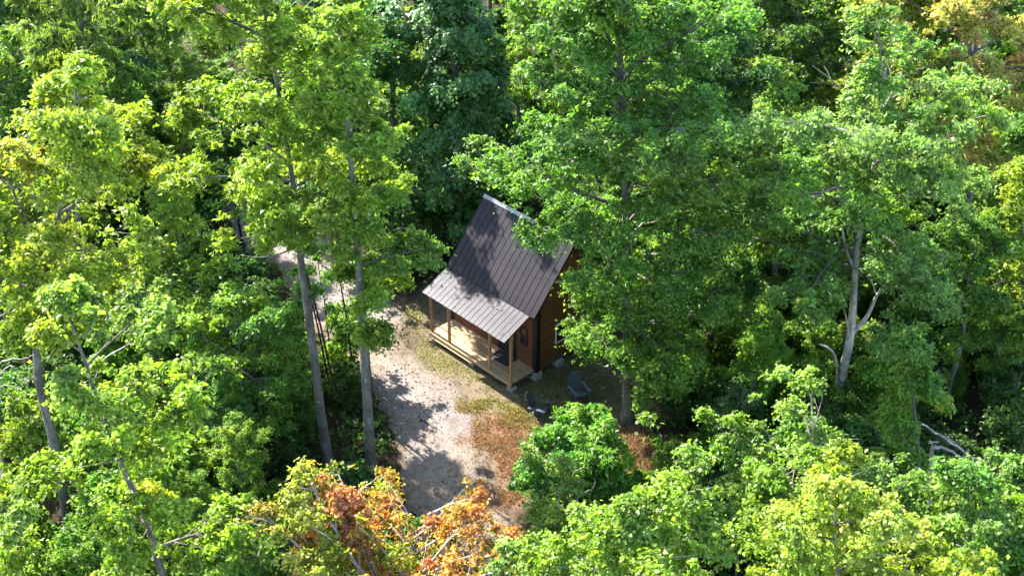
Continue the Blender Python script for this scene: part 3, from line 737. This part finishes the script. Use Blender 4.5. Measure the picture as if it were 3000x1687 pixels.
hero('young_tree', 'rounded green tree below the fallen bare branches at the right', 'tree', [(2470, 1850), (2455, 1450), (2440, 1165)], 270, .25, .11, nprim=34, nleaf=24000, pal=[(MID, .8), (LIME, .9), (PALE, .5)], keep=thin_where((2470, 1850), [(2280, 995), (2345, 995), (2490, 1105), (2480, 1150), (2310, 1150)]), gap=.2, **FG)
hero('spiky_tree', 'upright tree with pointed leafy shoots right of the pale trunk', 'tree', [(2325, 1400), (2308, 1100), (2290, 835)], 180, .12, .09, prof='cone', nprim=34, nleaf=17000, L=.19, clump=.42, pal=[(MID, 1), (LIME, .8), (PALE, .3)], rise=(.7, 1.2), gap=.2, keep=thin_where((2325, 1400), [(2290, 1000), (2340, 1000), (2480, 1100), (2470, 1145), (2320, 1145)]))
hero('shade_tree', 'dark green tree in shade at the bottom right corner', 'tree', [(2590, 1800), (2580, 1600), (2560, 1310)], 150, .1, .1, nprim=28, nleaf=16000, pal=[(DEEP, 1), (MID, .5)], **FG)
hero('dogwood_tree', 'spreading understory tree with lime top leaves left of the tall trunks', 'tree', [(610, 1130), (605, 950), (590, 735)], 205, .12, .1, prof='round', nprim=40, nleaf=30000, L=.18, clump=.55, pal=[(MID, .9), (LIME, .9), (C3(.07, .17, .03), .6)], gap=.15, rise=(.0, .8))
hero('hickory_tree', 'dull green hickory with drooping narrow leaves in the top left corner', 'tree', [(190, 780), (200, 450), (205, 100), (210, -140)], 265, .35, .2, prof='round', nprim=40, nleaf=42000, L=.32, wide=.26, clump=.62, hang=1.3, up=.5, pal=[(OLIVE, 1), (MID, .5), (YGREEN, .4), (DEEP, .5)], gap=.1)
hero('slim_tree', 'sunlit narrow green tree between the big maple and the pale-trunked tree', 'tree', [(1950, 800), (1948, 500), (1945, 150)], 150, .3, .13, prof='oval', nprim=34, nleaf=17000, L=.2, clump=.5, pal=[(LIME, .9), (MID, 1), (PALE, .4)], gap=.25)
hero('dark_maple_tree', 'shadowy deep green tree standing right behind the big maple', 'tree', [(1800, 905), (1800, 600), (1795, 250), (1790, 60)], 215, .12, .2, prof='oval', nprim=46, nleaf=40000, L=.2, clump=.62, pal=[(DEEP, 1), (MID, .9)], gap=.15)

# --- thin trunks among the tall pair, their shade put into dark bark: bare stems with a wisp of leaves at the tip
stems = [((878, 1056), (775, 700), .055), ((829, 965), (781, 745), .05), ((905, 988), (872, 800), .06), ((829, 862), (808, 715), .04), ((943, 1056), (914, 745), .06), ((594, 648), (561, 540), .06), ((615, 642), (579, 440), .08),
         ((860, 682), (845, 520), .08), ((797, 655), (778, 560), .04)]
words_ = ['leaning across the pink gravel between the two tall trunks', 'short and steep just right of the left tall trunk', 'just left of the thick grey trunk', 'in front of the pale gravel above the leaning stem', 'tight behind the thick grey trunk',
          'left of a pair before the far grey gravel', 'right and taller of a pair before the far grey gravel', 'in front of the grey clearing above the driveway', 'left edge of the grey clearing above the driveway']
for (a, c_, r), w_ in zip(stems, words_):
    SEEDS[0] += 1; rng = np.random.default_rng(SEEDS[0])
    b = ground_at(*a); tip = at_depth(c_[0], c_[1], b[1]) - b
    P = smooth_path([C3(0, 0, 0), tip * .35 + rng.normal(0, .05, 3), tip * .7 + rng.normal(0, .05, 3), tip, tip * 1.5, tip * 2.0], 16)
    tub = []; ctr = []
    for i in range(9):
        q = P[5 + i]; az = rng.random() * 6.28; l = rng.uniform(.4, 1.1)
        e_ = q + l * C3(math.cos(az), math.sin(az), .35); tub.append((np.array([q, (q + e_) / 2 + C3(0, 0, -.04), e_]), np.array([.014, .01, .005]), 3))
        if i > 3: ctr.append(e_)
    V, F, cc = leaves(rng, np.array(ctr), np.full(len(ctr), .42), np.tile(MID, (len(ctr), 1)), 700, .17)
    make_tree('thin_tree', 'thin dark bare stem ' + w_, 'tree', (b[0], b[1], float(ground_z(b[0], b[1])) - .05), (mesh_np('trunk', *tube(P, np.linspace(r, r * .35, 16), 7), BARK_DARK, smooth=True), tubes_mesh('branches', tub, BARK_DARK), mesh_np('crown', V, F, LEAF, col=cc)), 'thin dark stems left of the driveway')

# --- dead wood
def deadwood(name, label, cat, base_px, limbs, bark=DEADWOOD, zlift=0):
    b = ground_at(*base_px); t = tag(empty(name, (b[0], b[1], 0)), label, cat)
    for i, (pts, ra, rb, dy0, dy1) in enumerate(limbs):
        Q = np.array([at_depth(px, py, b[1]) for px, py in pts]) - b
        Q[:, 1] += np.linspace(dy0, dy1, len(Q)); Q = smooth_path(Q, 14)
        Q += np.random.default_rng(i + 7).normal(0, .025, Q.shape)
        put('trunk' if i == 0 else 'limb', tubes_mesh('limb', [(Q, np.linspace(ra, rb, 14), 6)], bark), t)
    return t
deadwood('dead_tree', 'bleached dead tree with crooked bare limbs amid the right foliage', 'dead tree', (2330, 1480),
         [([(2330, 1480), (2333, 1250), (2336, 1135), (2338, 1085)], .09, .06, 0, -.6), ([(2337, 1090), (2375, 1100), (2410, 1115), (2455, 1130)], .06, .03, -.6, -.9), ([(2300, 1014), (2335, 1042), (2380, 1072), (2420, 1098), (2462, 1118)], .03, .055, -1.0, -.9),
          ([(2410, 1116), (2408, 1098), (2420, 1085)], .03, .015, -.8, -.9), ([(2345, 1045), (2365, 1046), (2385, 1058)], .02, .012, -1, -1.2), ([(2336, 1088), (2325, 1078), (2345, 1076)], .03, .02, -.6, -.7)])
deadwood('dead_tree', 'bare grey dead branches poking in from the left edge', 'dead tree', (10, 1250),
         [([(10, 1250), (5, 1100), (0, 980), (-10, 880)], .09, .05, 0, -.4), ([(0, 900), (40, 880), (80, 870), (110, 850)], .03, .008, -.4, -.9), ([(-5, 935), (40, 900), (75, 925), (120, 905)], .03, .008, -.4, -.8), ([(0, 960), (45, 950), (90, 965), (130, 950)], .028, .008, -.3, -.8),
          ([(-10, 800), (20, 770), (60, 740), (90, 720)], .03, .008, -.4, -.6), ([(10, 775), (50, 800), (110, 790)], .02, .006, -.4, -.6), ([(-10, 850), (30, 830), (60, 850), (85, 838)], .022, .006, -.4, -.7)])
deadwood('dead_branch', 'curved pale bare branch sticking out under the leafy bush', 'branch', (1425, 1330),
         [([(1425, 1330), (1430, 1260), (1440, 1205)], .035, .03, -.3, -1.2), ([(1440, 1205), (1470, 1180), (1488, 1165), (1492, 1140)], .03, .01, -1.2, -1.3), ([(1432, 1190), (1450, 1160), (1455, 1135)], .02, .008, -1.2, -1.3), ([(1432, 1150), (1445, 1122), (1470, 1110)], .02, .008, -1.2, -1.4)])
deadwood('dead_branch', 'long bare branch slanting through the pale tree at the bottom right', 'branch', (2130, 1640),
         [([(2080, 1330), (2130, 1290), (2180, 1255), (2215, 1225)], .05, .015, -1.6, -1.9), ([(2150, 1276), (2170, 1280), (2200, 1262)], .02, .008, -1.7, -2), ([(2110, 1306), (2105, 1280), (2115, 1262)], .02, .008, -1.7, -2)])
deadwood('dead_branch', 'bare branch lying across the leaves beneath the leaning poplar top', 'branch', (300, 1120),
         [([(240, 950), (265, 905), (310, 880), (380, 855), (415, 845)], .04, .02, 0, .5), ([(310, 880), (330, 850), (318, 800)], .02, .008, .2, 0), ([(380, 857), (410, 868), (450, 855), (480, 860)], .02, .008, .4, .8), ([(245, 840), (270, 800), (300, 770), (318, 745)], .05, .02, 0, 0)])

# ---------------------------------------------------------------- forest filling: a few kinds, copied
def templ(seed, H, R, cb, prof, pal, nleaf, L, mat=None, **k):
    rng = np.random.default_rng(seed)
    P = smooth_path([C3(0, 0, 0), C3(rng.normal(0, .2), rng.normal(0, .2), H * .4), C3(rng.normal(0, .35), rng.normal(0, .35), H * .75), C3(rng.normal(0, .4), rng.normal(0, .4), H)], 18)
    return tree_parts(rng, P, H * .011, cb, R, prof=prof, pal=pal, nleaf=nleaf, L=L, bark=BARK_GREY, leaf_mat_=mat, **k)
G = C3(1, 1, 1)
nt_ = lambda a, b: [(a, 1), (b, .6), (a * .8, .4)]
BIG = [templ(1, 17, 3.6, .28, 'oval', nt_(MID, LIME), 26000, .23, nprim=40, clump=.72), templ(2, 15, 3.9, .22, 'round', nt_(DEEP, MID), 26000, .23, nprim=38, clump=.75), templ(3, 19, 3.3, .3, 'oval', nt_(LIME, PALE), 26000, .22, nprim=42, clump=.7),
       templ(4, 16, 3.4, .2, 'column', nt_(BLUEG, DEEP), 26000, .24, LEAF_GLOSS, nprim=42, clump=.72)]
SHRUB = [templ(11, 2.6, 1.35, .08, 'round', nt_(MID, DEEP), 5200, .17, nprim=22, clump=.4), templ(12, 3.6, 1.3, .1, 'oval', nt_(MID, LIME), 6000, .17, nprim=26, clump=.4), templ(13, 2.0, 1.3, .05, 'round', nt_(DEEP, BLUEG), 4600, .18, nprim=18, clump=.42)]
FILL = [0]; FILLED = []
UNSEEN = {2,3,4,7,8,9,10,11,12,13,14,15,17,18,19,21,22,23,26,27,28,29,31,32,35,38,39,40,42,43,44,45,46,48,49,50,51,53,54,55,56,57,58,60,62,63,64,66,67,68,70,72,73,74,75,76,77,80,81,82,86,87,88,89,91,93,96,97,98,99,100,101,102,104,105,107,108,109,113,114,115,116,117,119,120,121,122,123,124,126,127,128,130,131,132,134,135,136,137,138,139,140,141,142,143,144,145,146,147,148,151,152,153,154,159,186,188,190,198,202,211,217,226,244,252,253,255,258,266,270,271,272,274,276,280,284,289,296,304,307,312,317,319,321,325,338,339,342,344,345,348,349,350,351,352,366,380,381,383,388,389,390,394,395,400,401,402,405,406,409,418,421,422,426,429,435,439,441,444,449,452,456,461,462,469,470,471,472,479,481,483,485,488,490,501,504,505,506,510,515,517,519,520,524,528}   # fillers that nothing of can be seen from the lens: left out
def clone(name, label, cat, meshes, x, y, sc, szz, rz, colr, group):
    FILL[0] += 1
    if FILL[0] in UNSEEN: return
    if cat == 'shrub':                                  # the feet of the two tall trunks stand clear
        u, v = photo_px(np.array([[x, y, 0.]]))
        if 765 < u[0] < 985 and 1040 < v[0] < 1345: return
    t = tag(empty(name, (x, y, float(ground_z(x, y)) - .05), rz), label, cat, group)
    t.scale = (sc, sc, sc * szz)
    for nm, me in zip(('trunk', 'branches', 'crown'), meshes):
        o = put(nm, me, t)
        if nm == 'crown': o.color = (*colr, 1)
    t['fill'] = FILL[0]; FILLED.append((t, label, float(photo_px(np.array([[x, y, 3.0 * sc]]))[0][0])))
    return t
rng = np.random.default_rng(77)
def clear_of(x, y, r):
    if edge_dist(DRIVE, np.array([x]), np.array([y]))[0] > -r or edge_dist(YARD, np.array([x]), np.array([y]))[0] > -r: return False
    c, s = XD[0], XD[1]; dx, dy = x - R0[0], y - R0[1]
    lx, ly = c * dx + s * dy, -s * dx + c * dy
    return not (-WD - r < lx < r and -r < ly < YB + r)
# places that the photograph shows in the open or in sun: keep the filling out of their sightlines and their sun
OPEN = [(1050, 480, 1450, 1000), (765, 690, 1330, 1300), (740, 590, 960, 1240), (2040, 540, 2240, 1080), (560, 500, 640, 650), (780, 560, 860, 690), (1440, 900, 1700, 1210), (60, 640, 200, 1390), (2280, 1000, 2480, 1160)]
SUNNY = [np.array(cab_pt(x, y, z)) for x, y, z in ((-.6, 0, 2.9), (-2.5, 0, 2.9), (-4.2, 0, 2.9), (-.8, 1.9, 4.5), (-1.8, 2.4, 5), (-1.2, 1.3, 3.8), (-5, .2, .5))] + [ground_at(*p) for p in ((1000, 880), (1060, 960), (1140, 1020), (1240, 1060), (880, 800), (1290, 1120), (1180, 1100), (1620, 1140), (960, 860))]
TS = np.array(to_sun)
def shades(x, y, H, R, cb):
    """does a crown standing there take the sun from one of the sunny places"""
    for p in SUNNY:
        t = max((np.array([x, y]) - p[:2]) @ TS[:2] / (TS[:2] @ TS[:2]), 0)
        q = p + TS * t
        if np.hypot(q[0] - x, q[1] - y) < R * .9 and cb * H < q[2] < H * .98: return True
    return False
def in_open(x, y, z0, H, R, cb):
    P = np.array([[x - R, y, z0 + H * cb], [x + R, y, z0 + H * cb], [x - R, y, z0 + H], [x + R, y, z0 + H], [x, y - R, z0 + H * cb], [x, y + R, z0 + H]])
    u, v = photo_px(P)
    for a, b_, c, d in OPEN:
        if u.max() > a and u.min() < c and v.max() > b_ and v.min() < d: return True
    return False
def looks(kind, H, k, t):
    s_ = 'tall ' if H > 15.5 else 'short ' if H < 11.5 else 'mid-height '
    return s_ + [('fresh green' if k > 1.04 else 'mid green') + ' broadleaf tree', ('very dark green' if k < 1 else 'deep green') + ' round-crowned tree', ('yellow green' if t > 1.03 else 'bright green') + ' tree', 'blue green glossy tree'][kind]
DIMS = [(17, 3.6, .28), (15, 3.9, .22), (19, 3.3, .3), (16, 3.4, .2)]
def where(u, v, vb):
    if vb < 640: d = 'deep '
    elif vb < 900: d = ''
    else: d = 'near '
    return d + ('at the far left' if u < 420 else 'behind the two tall trunks' if u < 960 else 'behind the cabin' if u < 1330 else 'behind the huge maple' if u < 1850 else 'behind the pale forked trunk' if u < 2300 else 'at the far right') if vb < 900 else \
        d + ('at the left edge' if u < 420 else 'and left of the driveway' if u < 1150 else 'and right of the driveway' if u < 1900 else 'at the right')
n_w = 0
for i, (px, py, kd) in enumerate([(425, 190, 1), (520, 30, 0), (335, 150, 2), (1120, 60, 1), (2560, 900, 0)]):
    g = ground_at(px, py)
    lab = ['deep green tree at the top edge right of the drooping hickory', 'mid green tree at the top edge behind the left tall tree', 'bright green tree at the top edge behind the drooping hickory', 'deep green tree at the top edge behind the vine-covered tree', 'mid green tree at the right edge beside the thin yellow green tree'][i]
    clone('wood_tree', lab, 'tree', BIG[kd], g[0], g[1], .8, 1, i * 1.3, C3(1, 1, 1), None); PLACED.append((g[0], g[1], 3.2))
g = cab_pt(-15.2, 3.5)
clone('wood_tree', 'dark green tree between the tall pair and the vine-covered tree', 'tree', BIG[1], g[0], g[1], .95, .90, 1.0, C3(.9, 1, 1), None); PLACED.append((g[0], g[1], 3.8))
for it in range(9000):
    y = 24 + 96 * rng.random() ** .8; x = rng.uniform(-1, 1) * (.44 * y + 7)
    kind = int(rng.choice(4, p=[.36, .30, .22, .12])); sc = rng.uniform(.72, 1.08)
    if y < 44: sc *= .62
    H, R, cb = DIMS[kind]; H, R = H * sc, R * sc
    if not clear_of(x, y, 1.0): continue
    if min(math.hypot(x - a, y - b_) / (.62 * (R + r)) for a, b_, r in PLACED) < 1: continue
    if in_open(x, y, 0, H, R * .9, cb) or shades(x, y, H, R, cb): continue
    # stay below the crowns in front that the photograph shows whole
    u, v = photo_px(np.array([[x, y, H]])); u, v = u[0], v[0]
    ub, vb = photo_px(np.array([[x, y, 0.]]))
    if vb[0] > 1120 and v < vb[0] - 420: continue
    k = rng.uniform(.8, 1.25); tint = C3(rng.uniform(.95, 1.28), 1, rng.uniform(.75, 1.05)) * k
    lab = looks(kind, H, k, tint[0] / k - .09) + ' ' + where(ub[0], v, vb[0])
    clone('wood_tree', lab, 'tree', BIG[kind], x, y, sc, rng.uniform(.92, 1.12), rng.random() * 6.28, tint, lab)
    PLACED.append((x, y, R)); n_w += 1
    if n_w >= 150: break
n_u = 0
for it in range(6000):
    y = 25 + 48 * rng.random(); x = rng.uniform(-1, 1) * (.43 * y + 2)
    kind = int(rng.choice(4, p=[.4, .25, .25, .1])); sc = rng.uniform(.3, .47)
    H, R, cb = DIMS[kind]; H, R = H * sc, R * sc
    if not clear_of(x, y, 1.2) or in_open(x, y, 0, H, R * .9, cb) or shades(x, y, H, R, cb): continue
    if min(math.hypot(x - a, y - b_) / (.42 * (R + r)) for a, b_, r in PLACED) < 1: continue
    ub, vb = photo_px(np.array([[x, y, 0.]]))
    if vb[0] > 1500: continue
    k = rng.uniform(.85, 1.3); tint = C3(rng.uniform(.95, 1.28), 1, rng.uniform(.75, 1.05)) * k
    lab = 'small ' + looks(kind, 12, k, tint[0] / k - .09)[11:] + ' ' + where(ub[0], 0, vb[0])
    clone('understory_tree', lab, 'tree', BIG[kind], x, y, sc, rng.uniform(.8, 1.05), rng.random() * 6.28, tint, lab)
    PLACED.append((x, y, R)); n_u += 1
    if n_u >= 85: break
print('wood trees', n_w, n_u)
n_s = 0; SP = []
for it in range(14000):
    y = 25 + 45 * rng.random(); x = rng.uniform(-1, 1) * (.44 * y + 3)
    kind = int(rng.integers(3)); sc = rng.uniform(.7, 1.3); R = 1.3 * sc; H = (2.6, 3.6, 2.0)[kind] * sc
    if not clear_of(x, y, R * .55): continue
    if SP and min(math.hypot(x - a, y - b_) / (.6 * (R + r)) for a, b_, r in SP) < 1: continue
    if min(math.hypot(x - a, y - b_) for a, b_, r in PLACED) < .7: continue
    u, v = photo_px(np.array([[x, y, 0.]])); u, v = u[0], v[0]
    if not (-150 < u < 2730 and v < 1750): continue
    if inside([(1050, 480), (1460, 480), (1460, 1000), (1050, 1000)], u, v) or 640 < u < 960 and 520 < v < 880 or 1500 < u < 1720 and 1060 < v < 1290 or 1300 < u < 1580 and 950 < v < 1290: continue
    lab = ('large ' if sc > 1.1 else 'small ' if sc < .9 else '') + ('rounded green shrub', 'upright light green shrub', 'low dark green shrub')[kind] + (' at the left edge' if u < 430 else ' below the lime-topped tree' if u < 760 and v < 1150 else ' left of the driveway' if u < 1150 else ' beside the cabin yard' if u < 1800 else ' under the pale forked trunk' if u < 2280 else ' at the right edge') + (', high' if v < 900 else ', midway' if v < 1180 else ', low')
    clone('shrub', lab, 'shrub', SHRUB[kind], x, y, sc, rng.uniform(.85, 1.25), rng.random() * 6.28, C3(rng.uniform(.95, 1.3), 1, .9) * rng.uniform(.8, 1.3), lab)
    SP.append((x, y, R)); n_s += 1
    if n_s >= 290: break
print('shrubs', n_s)
for px, py, lab in ((1230, 150, 'bright green tree at the top edge right of the vine-covered tree'),):
    g = ground_at(px, py); clone('wood_tree', lab, 'tree', BIG[2], g[0], g[1], .8, 1, 2.2, C3(1, 1, 1), None)

# fillers that look alike from here are told apart by their order from the left
ORD = ['leftmost', 'second from left', 'third from left', 'fourth from left', 'fifth from left', 'sixth from left', 'seventh from left', 'eighth from left']
by = {}
for t, lab, u in FILLED: by.setdefault(lab, []).append((u, t))
for lab, ts_ in by.items():
    ts_.sort(key=lambda q: q[0]); n = len(ts_)
    for i, (u, t) in enumerate(ts_):
        if n > 1: t['label'] = lab + (', ' if ',' not in lab else ' and ') + (('left' if i == 0 else 'right') + ' of two' if n == 2 else 'rightmost' if i == n - 1 else ORD[min(i, 7)])
        t['group'] = {'shrub': 'shrubs in the shady understory', 'understory_tree': 'small trees of the understory', 'wood_tree': 'trees of the surrounding wood'}[t.name.split('.')[0]]
        del t['fill']
# ---------------------------------------------------------------- ground cover
x = rng.uniform(-34, 34, 90000); y = rng.uniform(22, 84, 90000)
k = (np.abs(x) < .42 * y + 3) & (edge_dist(DRIVE, x, y) < -.25) & (edge_dist(YARD, x, y) < -.1)
lx = XD[0] * (x - R0[0]) + XD[1] * (y - R0[1]); ly = -XD[1] * (x - R0[0]) + XD[0] * (y - R0[1])
house = (lx > -WD - .3) & (lx < .4) & (ly > -.3) & (ly < YB + .3)
k &= ~house & (fbm(x * .35 + 11, y * .35) > .27)
x, y = x[k][:17000], y[k][:17000]
ctr = np.stack([x, y, ground_z(x, y) + rng.uniform(.1, .9, len(x))], 1); rad = rng.uniform(.25, .6, len(x))
ti = np.where(rng.random((len(x), 1)) < .5, MID, DEEP) * rng.uniform(.7, 1.25, (len(x), 1))
V, F, c = leaves(rng, ctr, rad, ti, 140000, .19, kite=False)
tag(put('undergrowth', mesh_np('undergrowth', V, F, LEAF, col=c)), kind='stuff')
def blades(name, polys, n, hgt, cols, mat, wid=.018, lean=.6, thick=0.0, spill=.9):
    P = []
    for pl in polys:
        lo, hi = pl.min(0) - 1, pl.max(0) + 1
        q = rng.uniform(lo, hi, (int(n / len(polys) * 3), 2))
        s = soft(pl, q[:, 0], q[:, 1], 1.4) > rng.random(len(q)) * spill + .08
        P.append(q[s][:int(n / len(polys))])
    P = np.concatenate(P)
    lx = XD[0] * (P[:, 0] - R0[0]) + XD[1] * (P[:, 1] - R0[1]); ly = -XD[1] * (P[:, 0] - R0[0]) + XD[0] * (P[:, 1] - R0[1])
    P = P[~((lx > -WD - .05) & (lx < .1) & (ly > -.2) & (ly < YB + .1))]
    n = len(P); z = ground_z(P[:, 0], P[:, 1]); az = rng.random(n) * 6.28; h = hgt * rng.uniform(.4, 1.3, n)
    b = np.stack([P[:, 0], P[:, 1], z + .01], 1); d = np.stack([np.cos(az), np.sin(az), 0 * az], 1); sd = np.stack([-np.sin(az), np.cos(az), 0 * az], 1) * wid
    tip = b + d * (h * lean * rng.uniform(.3, 1.5, n))[:, None] + C3(0, 0, 1) * h[:, None]
    V = np.stack([b - sd, b + sd, tip], 1).reshape(-1, 3); F = np.arange(n * 3).reshape(-1, 3)
    col = np.array(cols)[rng.integers(len(cols), size=n)] * rng.uniform(.7, 1.35, (n, 1))
    return tag(put(name, mesh_np(name, V, F, mat, col=np.repeat(col, 3, 0))), kind='stuff')
blades('grass', GRASSES, 17000, .10, [(.17, .17, .045), (.22, .19, .07), (.12, .15, .035), (.28, .22, .11)], LEAF)
blades('dry_weeds', REDS, 20000, .16, [(.22, .10, .06), (.28, .14, .08), (.16, .065, .04), (.27, .19, .11), (.12, .13, .04)], LEAF, wid=.014, lean=1.1)
q = rng.uniform([DRIVE[:, 0].min(), 26], [DRIVE[:, 0].max() + 6, 62], (26000, 2))
k = (edge_dist(DRIVE, q[:, 0], q[:, 1]) > -.3) | (edge_dist(YARD, q[:, 0], q[:, 1]) > -1)
q = q[k & (fbm(q[:, 0] * .9, q[:, 1] * .9 + 5) > .40)][:8200]
ctr = np.stack([q[:, 0], q[:, 1], ground_z(q[:, 0], q[:, 1]) + .05], 1)
lx = XD[0] * (q[:, 0] - R0[0]) + XD[1] * (q[:, 1] - R0[1]); ly = -XD[1] * (q[:, 0] - R0[0]) + XD[0] * (q[:, 1] - R0[1])
ctr = ctr[~((lx > -WD - .05) & (lx < .1) & (ly > -.2) & (ly < YB + .1))]
ti = np.array([(.14, .085, .05), (.20, .12, .07), (.09, .06, .04), (.24, .16, .09)])[rng.integers(4, size=len(ctr))]
# some have come down on the porch roof
xr = rng.uniform(-WD + .2, -.2, 46); yr = rng.uniform(YPL + .1, YE - .05, 46)
ctr = np.vstack([ctr, [cab_pt(p, q, pz(q) + .045) for p, q in zip(xr, yr)]]); ti = np.vstack([ti, ti[:46]])
V, F, c = leaves(rng, ctr, np.full(len(ctr), .03), ti, len(ctr), .085, up=1.5, rnd=.35)
tag(put('fallen_leaves', mesh_np('fallen_leaves', V, F, LEAF, col=c)), kind='stuff')
# sticks on the gravel
for i, (px, py, l, a, lab) in enumerate([(985, 873, .75, .15, 'crooked brown stick lying on the gravel near the porch'), (1085, 1075, 1.3, -.7, 'long dark stick lying on the shaded gravel'), (1010, 845, .6, 1.2, 'short stick at the grassy edge of the driveway'), (1215, 1215, .8, .2, 'dead twig on the red weeds beside the driveway')]):
    g = ground_at(px, py); t = np.linspace(0, 1, 7); r_ = np.random.default_rng(i)
    Q = np.stack([l * (t - .5), np.cumsum(r_.normal(0, .045, 7)), .045 + .02 * np.sin(t * 5)], 1)
    tw = [(Q, .022 - .014 * t, 5)] + [(np.array([Q[k_], Q[k_] + C3(.12, s_k * .12, .03), Q[k_] + C3(.2, s_k * .26, .02)]), np.array([.012, .009, .005]), 4) for k_, s_k in ((2, 1), (4, -1))]
    o = put('stick', tubes_mesh('stick', tw, BARK_DARK), None, (g[0], g[1], float(ground_z(g[0], g[1])) + .01), (0, 0, a)); tag(o, lab, 'stick')
